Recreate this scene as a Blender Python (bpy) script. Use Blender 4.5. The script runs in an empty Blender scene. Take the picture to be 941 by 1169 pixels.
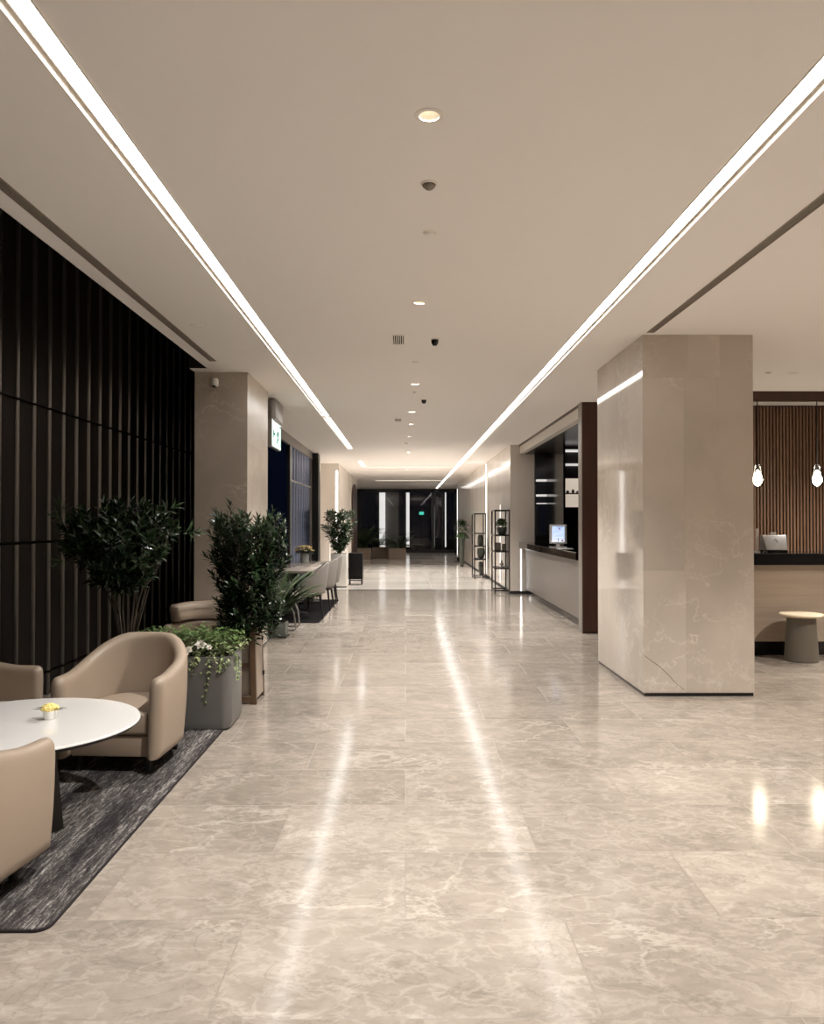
import bpy, bmesh, math, random
from mathutils import Vector, Matrix
random.seed(7)
PI = math.pi
sc = bpy.context.scene
COL = sc.collection
R = random.Random(11)
def rr(a, b): return R.uniform(a, b)

# ------------------------------------------------------------------ helpers
class MB:
    """collects vertices and faces of ONE mesh"""
    def __init__(s): s.v = []; s.f = []; s.m = []
    def add(s, vs, fs, mi=0):
        b = len(s.v); s.v += [tuple(p) for p in vs]
        s.f += [tuple(b + i for i in f) for f in fs]; s.m += [mi] * len(fs)
        return s
    def box(s, x0, x1, y0, y1, z0, z1, mi=0):
        vs = [(x0,y0,z0),(x1,y0,z0),(x1,y1,z0),(x0,y1,z0),(x0,y0,z1),(x1,y0,z1),(x1,y1,z1),(x0,y1,z1)]
        return s.add(vs, [(0,3,2,1),(4,5,6,7),(0,1,5,4),(1,2,6,5),(2,3,7,6),(3,0,4,7)], mi)
    def quad(s, a, b, c, d, mi=0): return s.add([a,b,c,d], [(0,1,2,3)], mi)
    def lathe(s, prof, n=24, c=(0,0,0), caps=True, mi=0):
        vs = []; fs = []
        for (r, z) in prof:
            for k in range(n):
                a = 2*PI*k/n; vs.append((c[0]+r*math.cos(a), c[1]+r*math.sin(a), c[2]+z))
        for i in range(len(prof)-1):
            for k in range(n):
                k2 = (k+1) % n
                fs.append((i*n+k, i*n+k2, (i+1)*n+k2, (i+1)*n+k))
        if caps:
            if prof[0][0] > 1e-5: fs.append(tuple(reversed(range(n))))
            if prof[-1][0] > 1e-5: fs.append(tuple((len(prof)-1)*n + k for k in range(n)))
        return s.add(vs, fs, mi)
    def tube(s, pts, r, n=8, mi=0):
        pts = [Vector(p) for p in pts]
        rad = r if isinstance(r, (list, tuple)) else [r]*len(pts)
        vs = []; fs = []; ref = None
        for i, p in enumerate(pts):
            d = (pts[min(i+1, len(pts)-1)] - pts[max(i-1, 0)]).normalized()
            if ref is None:
                ref = Vector((0,0,1)) if abs(d.z) < .9 else Vector((1,0,0))
            a = (ref - d*ref.dot(d)).normalized(); b = d.cross(a); ref = a
            for k in range(n):
                t = 2*PI*k/n; vs.append(p + (a*math.cos(t) + b*math.sin(t))*rad[i])
        for i in range(len(pts)-1):
            for k in range(n):
                k2 = (k+1) % n; fs.append((i*n+k, i*n+k2, (i+1)*n+k2, (i+1)*n+k))
        fs.append(tuple(reversed(range(n)))); fs.append(tuple((len(pts)-1)*n+k for k in range(n)))
        return s.add(vs, fs, mi)
    def loops(s, secs, cap=True, mi=0):
        n = len(secs[0]); vs = [p for q in secs for p in q]; fs = []
        for i in range(len(secs)-1):
            for k in range(n):
                k2 = (k+1) % n; fs.append((i*n+k, i*n+k2, (i+1)*n+k2, (i+1)*n+k))
        if cap:
            fs.append(tuple(reversed(range(n)))); fs.append(tuple((len(secs)-1)*n+k for k in range(n)))
        return s.add(vs, fs, mi)
    def prism(s, outline, z0, z1, mi=0):
        n = len(outline)
        vs = [(x,y,z0) for x,y in outline] + [(x,y,z1) for x,y in outline]
        fs = [tuple(reversed(range(n))), tuple(range(n, 2*n))] + [(i,(i+1)%n,n+(i+1)%n,n+i) for i in range(n)]
        return s.add(vs, fs, mi)
    def leaf(s, p, d, up, L, W, bend=.15, fold=.25, mi=0):
        p = Vector(p); d = Vector(d).normalized()
        sd = d.cross(Vector(up))
        if sd.length < 1e-3: sd = d.cross(Vector((1,0,.3)))
        sd.normalize(); n = sd.cross(d).normalized()
        def pt(t, w, h): return p + d*(L*t) + sd*(W*w) + n*(L*h - bend*L*t*t)
        vs = [pt(0,0,0), pt(.3,-.42,fold*W/L*.5), pt(.3,0,0), pt(.3,.42,fold*W/L*.5),
              pt(.62,-.42,fold*W/L*.5), pt(.62,0,0), pt(.62,.42,fold*W/L*.5), pt(1,0,0)]
        return s.add(vs, [(0,2,1),(0,3,2),(1,2,5,4),(2,3,6,5),(4,5,7),(5,6,7)], mi)

def bevelled(mb, w, seg=3):
    bm = bmesh.new(); me = bpy.data.meshes.new('tmp'); me.from_pydata(mb.v, [], mb.f); bm.from_mesh(me)
    bpy.data.meshes.remove(me)
    bmesh.ops.recalc_face_normals(bm, faces=bm.faces)
    bmesh.ops.bevel(bm, geom=list(bm.edges), offset=w, segments=seg, affect='EDGES', profile=.5, clamp_overlap=True)
    out = MB(); bm.verts.index_update()
    out.v = [tuple(v.co) for v in bm.verts]; out.f = [tuple(v.index for v in f.verts) for f in bm.faces]; out.m = [0]*len(out.f)
    bm.free(); return out
def rbox(x0, x1, y0, y1, z0, z1, w=.01, seg=3): return bevelled(MB().box(x0,x1,y0,y1,z0,z1), w, seg)

def obj(name, mb, mat, parent=None, smooth=None, sub=0, loc=None):
    me = bpy.data.meshes.new(name); me.from_pydata(mb.v, [], mb.f); me.update()
    bm = bmesh.new(); bm.from_mesh(me); bmesh.ops.recalc_face_normals(bm, faces=bm.faces) if len(mb.f) < 20000 else None
    bm.to_mesh(me); bm.free()
    for m in (mat if isinstance(mat, (list, tuple)) else [mat]): me.materials.append(m)
    if any(mb.m):
        for i, p in enumerate(me.polygons): p.material_index = mb.m[i]
    if smooth is not None:
        for p in me.polygons: p.use_smooth = True
        me.set_sharp_from_angle(angle=math.radians(smooth))
    o = bpy.data.objects.new(name, me); COL.objects.link(o)
    if parent: o.parent = parent
    if loc: o.location = loc
    if sub:
        md = o.modifiers.new('sub', 'SUBSURF'); md.levels = sub; md.render_levels = sub
    return o
def tag(o, label, cat, group=None):
    o['label'] = label; o['category'] = cat
    if group: o['group'] = group
    return o
def thing(name, label, cat, loc=(0,0,0), rotz=0, group=None):
    o = bpy.data.objects.new(name, None); COL.objects.link(o)
    o.empty_display_size = .1; o.location = loc; o.rotation_euler = (0,0,rotz)
    return tag(o, label, cat, group)
def struct(name, mb, mat, parent=None, label=None, smooth=None):
    o = obj(name, mb, mat, parent, smooth)
    if not parent: o['kind'] = 'structure'
    if label: o['label'] = label
    return o
def dup(root, loc, rotz, label, group=None, scale=None):
    r = root.copy(); COL.objects.link(r); r.location = loc; r.rotation_euler = (0,0,rotz); r['label'] = label
    if group: r['group'] = group
    if scale: r.scale = scale
    for ch in list(root.children):
        c = ch.copy(); COL.objects.link(c); c.parent = r
        for g in list(ch.children):
            d = g.copy(); COL.objects.link(d); d.parent = c
    return r

# ------------------------------------------------------------------ materials
def new_mat(name):
    m = bpy.data.materials.new(name); m.use_nodes = True
    nt = m.node_tree; b = nt.nodes['Principled BSDF']; return m, nt, b
def mat(name, col, rough=.5, metal=0, spec=.5, bump=0, bscale=40, var=0, vscale=4, coat=0):
    m, nt, b = new_mat(name)
    b.inputs['Base Color'].default_value = (*col, 1); b.inputs['Roughness'].default_value = rough
    b.inputs['Metallic'].default_value = metal; b.inputs['Specular IOR Level'].default_value = spec
    b.inputs['Coat Weight'].default_value = coat
    tc = nt.nodes.new('ShaderNodeTexCoord')
    if var:
        n = nt.nodes.new('ShaderNodeTexNoise'); n.inputs['Scale'].default_value = vscale; n.inputs['Detail'].default_value = 4
        nt.links.new(tc.outputs['Object'], n.inputs['Vector'])
        mx = nt.nodes.new('ShaderNodeMix'); mx.data_type = 'RGBA'
        mx.inputs['A'].default_value = (*[c*(1-var) for c in col], 1); mx.inputs['B'].default_value = (*[min(1, c*(1+var)) for c in col], 1)
        nt.links.new(n.outputs['Fac'], mx.inputs['Factor']); nt.links.new(mx.outputs['Result'], b.inputs['Base Color'])
    if bump:
        n = nt.nodes.new('ShaderNodeTexNoise'); n.inputs['Scale'].default_value = bscale; n.inputs['Detail'].default_value = 3
        nt.links.new(tc.outputs['Object'], n.inputs['Vector'])
        bp = nt.nodes.new('ShaderNodeBump'); bp.inputs['Strength'].default_value = bump; bp.inputs['Distance'].default_value = .01
        nt.links.new(n.outputs['Fac'], bp.inputs['Height']); nt.links.new(bp.outputs['Normal'], b.inputs['Normal'])
    return m
def emit(name, col, s):
    m, nt, b = new_mat(name)
    b.inputs['Base Color'].default_value = (.8,.8,.8,1)
    b.inputs['Emission Color'].default_value = (*col, 1); b.inputs['Emission Strength'].default_value = s
    return m
class NG:
    def __init__(s, nt): s.nt = nt
    def n(s, t, **kw):
        nd = s.nt.nodes.new('ShaderNode' + t)
        for k, v in kw.items():
            if hasattr(nd, k) and not k[0].isupper(): setattr(nd, k, v)
            else: nd.inputs[k].default_value = v
        return nd
    def l(s, a, b): s.nt.links.new(a, b)
    def math(s, op, a, b=None, c=None):
        nd = s.nt.nodes.new('ShaderNodeMath'); nd.operation = op
        for i, v in enumerate((a, b, c)):
            if v is None: continue
            if isinstance(v, (int, float)): nd.inputs[i].default_value = v
            else: s.l(v, nd.inputs[i])
        return nd.outputs[0]
    def mix(s, f, a, b):
        nd = s.nt.nodes.new('ShaderNodeMix'); nd.data_type = 'RGBA'
        for k, v in (('Factor', f), ('A', a), ('B', b)):
            if isinstance(v, tuple): nd.inputs[k].default_value = (*v, 1)
            elif isinstance(v, (int, float)): nd.inputs[k].default_value = v
            else: s.l(v, nd.inputs[k])
        return nd.outputs['Result']
    def ramp(s, f, stops):
        nd = s.nt.nodes.new('ShaderNodeValToRGB'); e = nd.color_ramp.elements
        while len(e) < len(stops): e.new(.5)
        for i, (p, c) in enumerate(stops):
            e[i].position = p; e[i].color = (*c, 1) if isinstance(c, tuple) else (c, c, c, 1)
        s.l(f, nd.inputs['Fac']); return nd.outputs['Color']
    def vein(s, vec, scale, width, dist=1.2, detail=5):
        nz = s.n('TexNoise', Scale=scale, Detail=detail, Roughness=.6, Distortion=dist); s.l(vec, nz.inputs['Vector'])
        d = s.math('ABSOLUTE', s.math('SUBTRACT', nz.outputs['Fac'], .5))
        return s.math('SUBTRACT', 1.0, s.math('MINIMUM', s.math('DIVIDE', d, width), 1.0))

def marble_floor(name, c1, c2, cv, tile=(1.2, .6), rough=.13, far=False):
    m, nt, b = new_mat(name); g = NG(nt)
    tc = g.n('TexCoord'); P = tc.outputs['Object']
    br = g.n('TexBrick', offset=.5, squash=1.0, Scale=1.0); g.l(P, br.inputs['Vector'])
    br.inputs['Color1'].default_value = (0,0,0,1); br.inputs['Color2'].default_value = (1,1,1,1); br.inputs['Mortar'].default_value = (.5,.5,.5,1)
    br.inputs['Mortar Size'].default_value = .0022; br.inputs['Mortar Smooth'].default_value = .1
    br.inputs['Brick Width'].default_value = tile[0]; br.inputs['Row Height'].default_value = tile[1]; br.inputs['Bias'].default_value = 0
    # each tile its own piece of stone
    off = g.n('VectorMath', operation='SCALE'); off.inputs['Scale'].default_value = 17.3; g.l(br.outputs['Color'], off.inputs[0])
    vec = g.n('VectorMath', operation='ADD'); g.l(P, vec.inputs[0]); g.l(off.outputs[0], vec.inputs[1])
    mp = g.n('Mapping'); g.l(vec.outputs[0], mp.inputs['Vector']); mp.inputs['Rotation'].default_value = (0,0,.6 if not far else 0)
    mp.inputs['Scale'].default_value = (1, 1.5, 1) if not far else (.5, 2.2, 1)
    V = mp.outputs['Vector']
    n1 = g.n('TexNoise', Scale=1.7, Detail=8, Roughness=.66, Distortion=.3); g.l(V, n1.inputs['Vector'])
    n2 = g.n('TexNoise', Scale=9, Detail=8, Roughness=.75, Distortion=.2); g.l(V, n2.inputs['Vector'])
    f = g.math('ADD', g.math('MULTIPLY', n1.outputs['Fac'], .62), g.math('MULTIPLY', n2.outputs['Fac'], .38))
    base = g.ramp(f, [(.34, c1), (.52, tuple((a+d)/2 for a, d in zip(c1, c2))), (.68, c2)])
    v1 = g.vein(V, 1.3, .020, .5, 8); v2 = g.vein(V, 5.0, .045, .4, 9); v3 = g.vein(V, 2.2, .014, .6, 7)
    msk = g.n('TexNoise', Scale=.9, Detail=2); g.l(V, msk.inputs['Vector'])
    mk = g.ramp(msk.outputs['Fac'], [(.42, 0.0), (.62, 1.0)])
    col = g.mix(g.math('MULTIPLY', g.math('MULTIPLY', v1, mk), .42), base, cv)
    col = g.mix(g.math('MULTIPLY', v2, .20), col, cv)
    col = g.mix(g.math('MULTIPLY', v3, .28), col, tuple(c*.62 for c in c1))
    tone = g.ramp(br.outputs['Color'], [(0, (.90,.89,.88)), (1, (1.06,1.06,1.06))])
    mul = g.nt.nodes.new('ShaderNodeMix'); mul.data_type = 'RGBA'; mul.blend_type = 'MULTIPLY'; mul.inputs['Factor'].default_value = 1
    g.l(col, mul.inputs['A']); g.l(tone, mul.inputs['B'])
    joint = g.mix(g.math('MULTIPLY', br.outputs['Fac'], .45), mul.outputs['Result'], tuple(c*.6 for c in c1))
    g.l(joint, b.inputs['Base Color'])
    rg = g.math('ADD', g.math('MULTIPLY', n2.outputs['Fac'], .10), rough-.05)
    g.l(g.math('ADD', rg, g.math('MULTIPLY', br.outputs['Fac'], .2)), b.inputs['Roughness'])
    b.inputs['Specular IOR Level'].default_value = .32
    bp = g.n('Bump', Strength=.05, Distance=.004); w = g.n('TexNoise', Scale=2.2, Detail=2); g.l(P, w.inputs['Vector'])
    g.l(w.outputs['Fac'], bp.inputs['Height']); g.l(bp.outputs['Normal'], b.inputs['Normal'])
    return m
def marble_wall(name, c, cv, seed, rough=.06, vs=.85):
    m, nt, b = new_mat(name); g = NG(nt)
    tc = g.n('TexCoord'); mp = g.n('Mapping'); g.l(tc.outputs['Object'], mp.inputs['Vector']); mp.inputs['Location'].default_value = (seed, seed*2.1, seed*.7)
    mp.inputs['Rotation'].default_value = (.3, .5, .2); V = mp.outputs['Vector']
    n1 = g.n('TexNoise', Scale=1.3, Detail=7, Roughness=.55, Distortion=.4); g.l(V, n1.inputs['Vector'])
    base = g.ramp(n1.outputs['Fac'], [(.35, tuple(x*.9 for x in c)), (.65, tuple(min(1, x*1.07) for x in c))])
    v1 = g.vein(V, 1.1, .010, .25, 9); v2 = g.vein(V, 2.8, .016, .3, 10)
    msk = g.n('TexNoise', Scale=1.1, Detail=2); g.l(V, msk.inputs['Vector'])
    mk = g.ramp(msk.outputs['Fac'], [(.44, 0.0), (.62, 1.0)])
    col = g.mix(g.math('MULTIPLY', g.math('MULTIPLY', v1, mk), vs), base, cv)
    col = g.mix(g.math('MULTIPLY', g.math('MULTIPLY', v2, mk), vs*.7), col, cv)
    g.l(col, b.inputs['Base Color']); b.inputs['Roughness'].default_value = rough; b.inputs['Specular IOR Level'].default_value = .8
    return m
def wood(name, c1, c2, rough=.35, axis=2, scale=9, spec=.5):
    m, nt, b = new_mat(name); g = NG(nt)
    tc = g.n('TexCoord'); mp = g.n('Mapping'); g.l(tc.outputs['Object'], mp.inputs['Vector'])
    s = [scale]*3; s[axis] = scale*.06; mp.inputs['Scale'].default_value = s
    n1 = g.n('TexNoise', Scale=2.0, Detail=6, Roughness=.6, Distortion=.6); g.l(mp.outputs['Vector'], n1.inputs['Vector'])
    g.l(g.ramp(n1.outputs['Fac'], [(.3, c1), (.7, c2)]), b.inputs['Base Color'])
    b.inputs['Roughness'].default_value = rough; b.inputs['Specular IOR Level'].default_value = spec
    return m
def carpet(name, c1, c2, c3):
    m, nt, b = new_mat(name); g = NG(nt)
    tc = g.n('TexCoord'); mp = g.n('Mapping'); g.l(tc.outputs['Object'], mp.inputs['Vector']); mp.inputs['Scale'].default_value = (75, 9, 1)
    n1 = g.n('TexNoise', Scale=1.0, Detail=5, Roughness=.75, Distortion=.8); g.l(mp.outputs['Vector'], n1.inputs['Vector'])
    mp2 = g.n('Mapping'); g.l(tc.outputs['Object'], mp2.inputs['Vector']); mp2.inputs['Scale'].default_value = (7, .7, 1)
    n2 = g.n('TexNoise', Scale=1.0, Detail=3); g.l(mp2.outputs['Vector'], n2.inputs['Vector'])
    n3 = g.n('TexNoise', Scale=130, Detail=2); g.l(tc.outputs['Object'], n3.inputs['Vector'])
    f = g.math('ADD', g.math('ADD', g.math('MULTIPLY', n1.outputs['Fac'], .55), g.math('MULTIPLY', n2.outputs['Fac'], .35)), g.math('MULTIPLY', n3.outputs['Fac'], .15))
    g.l(g.ramp(f, [(.46, c1), (.555, c2), (.66, c3)]), b.inputs['Base Color']); b.inputs['Roughness'].default_value = .95; b.inputs['Specular IOR Level'].default_value = .1
    bp = g.n('Bump', Strength=.5, Distance=.004); g.l(n1.outputs['Fac'], bp.inputs['Height']); g.l(bp.outputs['Normal'], b.inputs['Normal'])
    return m
def glass(name, tint=(1,1,1), rough=0.0, refl=1.0):
    m, nt, b = new_mat(name); g = NG(nt); nt.nodes.remove(b); out = nt.nodes['Material Output']
    t = g.n('BsdfTransparent'); t.inputs['Color'].default_value = (*tint, 1)
    gl = g.n('BsdfGlossy', Roughness=rough); fr = g.n('Fresnel', IOR=1.5); mx = g.n('MixShader')
    g.l(g.math('MINIMUM', g.math('MULTIPLY', fr.outputs[0], refl), 1.0), mx.inputs[0]); g.l(t.outputs[0], mx.inputs[1]); g.l(gl.outputs[0], mx.inputs[2]); g.l(mx.outputs[0], out.inputs['Surface'])
    return m
def leafmat(name, c1, c2, rough=.35):
    m, nt, b = new_mat(name); g = NG(nt)
    tc = g.n('TexCoord'); n1 = g.n('TexNoise', Scale=9, Detail=2); g.l(tc.outputs['Object'], n1.inputs['Vector'])
    g.l(g.ramp(n1.outputs['Fac'], [(.35, c1), (.65, c2)]), b.inputs['Base Color']); b.inputs['Roughness'].default_value = rough
    b.inputs['Specular IOR Level'].default_value = .45
    return m

M = {}
M['ceil'] = mat('ceiling_paint', (.93,.905,.885), .9, spec=.1)
M['ceil_white'] = mat('white_trim', (.86,.82,.76), .5)
M['black'] = mat('black_paint', (.008,.007,.007), .6)
M['black_gloss'] = mat('black_gloss', (.008,.008,.009), .12)
M['black_metal'] = mat('black_metal', (.012,.010,.010), .4, spec=.4)
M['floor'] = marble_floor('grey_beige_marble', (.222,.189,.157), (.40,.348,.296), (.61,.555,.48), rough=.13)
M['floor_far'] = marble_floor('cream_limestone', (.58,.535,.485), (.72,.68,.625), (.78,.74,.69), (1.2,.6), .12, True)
M['col_a'] = marble_wall('beige_marble_a', (.56,.50,.44), (.72,.66,.59), 1.3, .05)
M['col_b'] = marble_wall('beige_marble_b', (.55,.49,.43), (.70,.64,.57), 5.7, .05)
M['col_c'] = marble_wall('beige_marble_c', (.53,.47,.405), (.68,.62,.545), 9.1, .06)
M['threshold'] = mat('threshold_stone', (.075,.062,.052), .2)
M['joint'] = mat('stone_joint', (.50,.44,.375), .5)
M['cream'] = mat('cream_panel', (.76,.71,.655), .35, var=.03, vscale=1.2)
M['cream_gloss'] = mat('cream_polished', (.74,.68,.62), .12, var=.05, vscale=1.0)
M['slat_dark'] = wood('dark_wenge', (.009,.0065,.0055), (.017,.012,.0095), .5, 2, 12, .18)
M['fin'] = mat('dark_bronze_fin', (.22,.205,.19), .30, metal=.85)
M['brown'] = wood('red_brown_wood', (.040,.014,.008), (.062,.024,.013), .35, 2, 8)
M['taupe'] = mat('taupe_panel', (.145,.124,.106), .35, var=.04)
M['oak'] = wood('pale_oak_veneer', (.34,.275,.215), (.42,.345,.275), .4, 0, 7)
M['slat_brown'] = wood('walnut_slats', (.125,.066,.040), (.20,.115,.070), .45, 2, 10)
M['slat_back'] = mat('slat_backing', (.020,.009,.006), .6)
M['leather'] = mat('tan_leather', (.335,.262,.198), .42, bump=.12, bscale=260, var=.05, vscale=3)
M['leather_dk'] = mat('tan_leather_seat', (.30,.23,.172), .42, bump=.12, bscale=260, var=.05, vscale=3)
M['white_top'] = mat('white_tabletop', (.76,.74,.715), .14, var=.015)
M['carpet'] = carpet('charcoal_carpet', (.022,.019,.020), (.085,.077,.074), (.41,.385,.355))
M['carpet_edge'] = mat('carpet_edge', (.035,.030,.031), .95, spec=.1)
M['rug_dark'] = mat('black_rug', (.006,.005,.005), .95, spec=.1, var=.3, vscale=30)
M['concrete'] = mat('grey_concrete', (.135,.132,.127), .34, var=.10, vscale=3)
M['soil'] = mat('soil', (.025,.018,.012), .95, bump=.5, bscale=60)
M['leaf_dark'] = leafmat('dark_leaf', (.008,.018,.007), (.022,.042,.016), .24)
M['leaf_mid'] = leafmat('mid_leaf', (.014,.034,.011), (.038,.075,.024), .35)
M['leaf_light'] = leafmat('light_leaf', (.07,.13,.035), (.16,.23,.08), .42)
M['leaf_palm'] = leafmat('palm_leaf', (.030,.060,.020), (.085,.125,.045), .4)
M['leaf_pale'] = leafmat('pale_vine_leaf', (.17,.23,.09), (.36,.41,.20), .45)
M['bark'] = mat('bark', (.055,.040,.028), .8, bump=.4, bscale=50)
M['petal_white'] = mat('white_petal', (.85,.82,.76), .5)
M['petal_yellow'] = mat('yellow_petal', (.90,.72,.26), .6, var=.15, vscale=60)
M['petal_gold'] = mat('golden_petal', (.82,.70,.42), .6, var=.25, vscale=25)
M['brown_post'] = wood('planter_frame_wood', (.075,.042,.022), (.12,.070,.040), .4, 2, 10)
M['fabric_grey'] = mat('grey_beige_upholstery', (.21,.19,.172), .7, spec=.3, bump=.15, bscale=200)
M['fabric_pale'] = mat('pale_cushion', (.55,.52,.44), .7, spec=.3)
M['tabletop_grey'] = mat('grey_stone_tabletop', (.22,.19,.165), .12, var=.12, vscale=4)
M['white_pot'] = mat('white_planter', (.74,.71,.66), .3)
M['ceramic'] = mat('white_ceramic', (.86,.85,.82), .18)
M['steel'] = mat('brushed_steel', (.62,.60,.57), .28, metal=1)
M['term'] = mat('terminal_silver', (.34,.33,.32), .42, metal=.5)
M['mirror_black'] = mat('polished_dark_steel', (.13,.115,.10), .07, metal=1)
M['stand_black'] = mat('matt_black', (.005,.0045,.0045), .5, spec=.15)
M['chrome'] = mat('chrome_tube', (.55,.53,.50), .15, metal=1)
M['vase_grey'] = mat('grey_glass_vase', (.30,.30,.28), .12, var=.15, vscale=12)
M['stool_body'] = mat('olive_grey_stool', (.115,.10,.078), .5)
M['stool_seat'] = mat('pale_stool_seat', (.74,.63,.46), .35)
M['frame_dark'] = mat('dark_window_frame', (.010,.009,.009), .3)
M['fluted'] = mat('fluted_metal_screen', (.035,.062,.14), .16, metal=.9)
M['navy_blind'] = mat('navy_blind', (.003,.006,.018), .9, spec=0)
M['window'] = glass('window_glass', (.60,.60,.60), 0, .8)
M['clear_glass'] = glass('clear_glass', (.97,.97,.95), 0, 1.0)
M['mirror'] = mat('mirror', (.75,.70,.64), .03, metal=1)
M['planter_wood'] = wood('planter_box_wood', (.24,.19,.15), (.31,.25,.20), .45, 0, 6)
M['dark_glass'] = mat('smoked_glass', (.012,.013,.018), .06)
M['dark_cabinet'] = mat('dark_cabinet', (.014,.012,.011), .22)
M['navy_glass'] = mat('navy_screen', (.006,.010,.030), .08)
M['grey_metal'] = mat('grey_metal', (.30,.28,.26), .35, metal=.5)
M['grille'] = mat('vent_dark', (.012,.010,.009), .7, spec=.1)
M['grille_slat'] = mat('vent_slat', (.34,.29,.25), .5)
M['sensor_grey'] = mat('sensor_grey', (.25,.215,.18), .5)
M['green_box'] = mat('grey_green_planter', (.10,.11,.095), .4)
M['ground'] = mat('asphalt_outside', (.02,.02,.022), .7)
M['paper'] = mat('white_card', (.80,.79,.78), .5)
M['marker'] = mat('dark_print', (.05,.05,.06), .6)
M['green_print'] = mat('green_print', (.02,.42,.26), .6)
M['pink_print'] = mat('pink_print', (.65,.25,.25), .6)
M['stone_obj'] = mat('dark_ornament', (.05,.055,.045), .3)
WARM = (1.0,.93,.84)
M['strip'] = emit('led_strip', (1.0,.985,.965), 3.3)
M['strip_dim'] = emit('led_strip_dim', (1.0,.95,.90), 1.6)
M['slot'] = emit('slot_painted_glow', (1.0,.93,.85), 1.3)  # painted brightness of the cream cross slots, not a lamp
M['down'] = emit('downlight_lens', (1.0,.86,.60), 1.3)
M['down_far'] = emit('downlight_lens_far', (1.0,.92,.80), 2)
M['bulb'] = emit('warm_bulb', (1.0,.86,.66), 24)
M['sign_face'] = emit('exit_face', (.80,1.0,.97), .42)
M['screen'] = emit('map_screen', (.42,.58,.92), .42)
M['screen_w'] = emit('map_screen_white', (.9,.92,1.0), .40)
M['outside_light'] = emit('outside_lit_panel', (1.0,.98,.95), .95)
M['outside_green'] = emit('exit_reflection_glow', (.05,.75,.55), 1.0)
M['shelf_led'] = emit('shelf_edge_led', (1.0,.96,.92), .25)
M['mirror_glow'] = emit('mirror_reflection_glow', (1.0,.84,.68), .22)  # emission painted in for a mirror reflection

CH = 3.12        # ceiling height
# ------------------------------------------------------------------ setting
YE = 38.6
def gridplane(x0, x1, y0, y1, z): return MB().quad((x0,y0,z),(x1,y0,z),(x1,y1,z),(x0,y1,z))
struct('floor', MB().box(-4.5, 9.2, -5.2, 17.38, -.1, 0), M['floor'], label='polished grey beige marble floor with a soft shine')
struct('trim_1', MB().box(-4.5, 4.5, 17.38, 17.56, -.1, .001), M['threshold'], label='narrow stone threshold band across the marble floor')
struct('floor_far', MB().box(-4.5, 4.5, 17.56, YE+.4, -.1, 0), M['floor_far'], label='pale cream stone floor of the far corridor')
struct('ground', MB().box(-30, 30, YE+.4, 75, -.2, -.02).box(-30, -4.5, -5, YE+.4, -.2, -.02), M['ground'], label='dark ground outside the glazing')

# ceiling skin, with slots for the light strips and round holes for the downlights
LS = (-1.275, -1.165); RS = (1.455, 1.565)      # slots
holes = [(.095,3.12,.044),(.103,5.79,.044),(.113,9.23,.044),(.096,11.57,.044),(.10,13.0,.04),(.083,14.95,.04),(.07,18.2,.04),(.07,21.4,.04),(.05,24.5,.04)]
ce = MB()
def flat(x0, x1, y0, y1):
    if x1 > x0 and y1 > y0: ce.quad((x0,y0,CH),(x0,y1,CH),(x1,y1,CH),(x1,y0,CH))
flat(-2.09, LS[0], -5.2, 8.3); flat(-2.09, LS[0], 8.3, YE); flat(-4.5, -2.09, 8.3, YE) if False else None
ce.quad((-2.28,8.3,CH),(-2.28,YE,CH),(-2.09,YE,CH),(-2.09,8.3,CH)); ce.quad((-4.5,12.4,CH),(-4.5,YE,CH),(-2.28,YE,CH),(-2.28,12.4,CH))
flat(RS[1], 9.2, -5.2, YE)
for (a, b_) in ((12.05,12.20),(17.4,21.0),(23.1,YE)): flat(LS[0], LS[1], a, b_)
for (a, b_) in ((23.1,23.35),(37.9,YE)): flat(RS[0], RS[1], a, b_)
y = -5.2; a = .09
for (hx, hy, r) in [(.095,-2.5,.044),(.095,.3,.044)] + holes:
    flat(LS[1], RS[0], y, hy-a); flat(LS[1], hx-a, hy-a, hy+a); flat(hx+a, RS[0], hy-a, hy+a)
    n = 32; vs = []
    for k in range(n):
        t = 2*PI*(k+.5)/n; c_, s_ = math.cos(t), math.sin(t); q = a/max(abs(c_), abs(s_))
        vs.append((hx+r*c_, hy+r*s_, CH)); vs.append((hx+q*c_, hy+q*s_, CH))
    ce.add(vs, [(2*k, 2*((k+1)%n), 2*((k+1)%n)+1, 2*k+1) for k in range(n)])
    for sx in (-1,1):
        for sy in (-1,1):        # square corners
            k = [i for i in range(n) if math.copysign(1, math.cos(2*PI*(i+.5)/n)) == sx and math.copysign(1, math.sin(2*PI*(i+.5)/n)) == sy]
            p1 = [vs[2*i+1] for i in k if abs(abs(vs[2*i+1][0]-hx)-a) < 1e-6]; p2 = [vs[2*i+1] for i in k if abs(abs(vs[2*i+1][1]-hy)-a) < 1e-6]
            A_ = max(p1, key=lambda p: abs(p[1]-hy)); B_ = max(p2, key=lambda p: abs(p[0]-hx))
            ce.add([A_, (hx+sx*a, hy+sy*a, CH), B_], [(0,1,2)])
    y = hy+a
flat(LS[1], RS[0], y, YE)
ce.box(-4.6, 9.3, -5.3, YE+.3, 4.05, 4.15)
struct('ceiling', ce, M['ceil'], label='smooth beige plaster ceiling over the lobby')
struct('trim_2', MB().box(-2.092, -2.088, -5.2, 8.3, CH, 4.05).box(-2.28, -2.09, 8.3, 8.304, CH, 4.05).box(-2.282, -2.278, 8.3, 12.4, CH, 4.05)
       .box(-3.4, -2.09, -5.2, 12.4, 4.02, 4.05), M['black'], label='black painted ceiling pocket over the slat wall')

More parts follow.
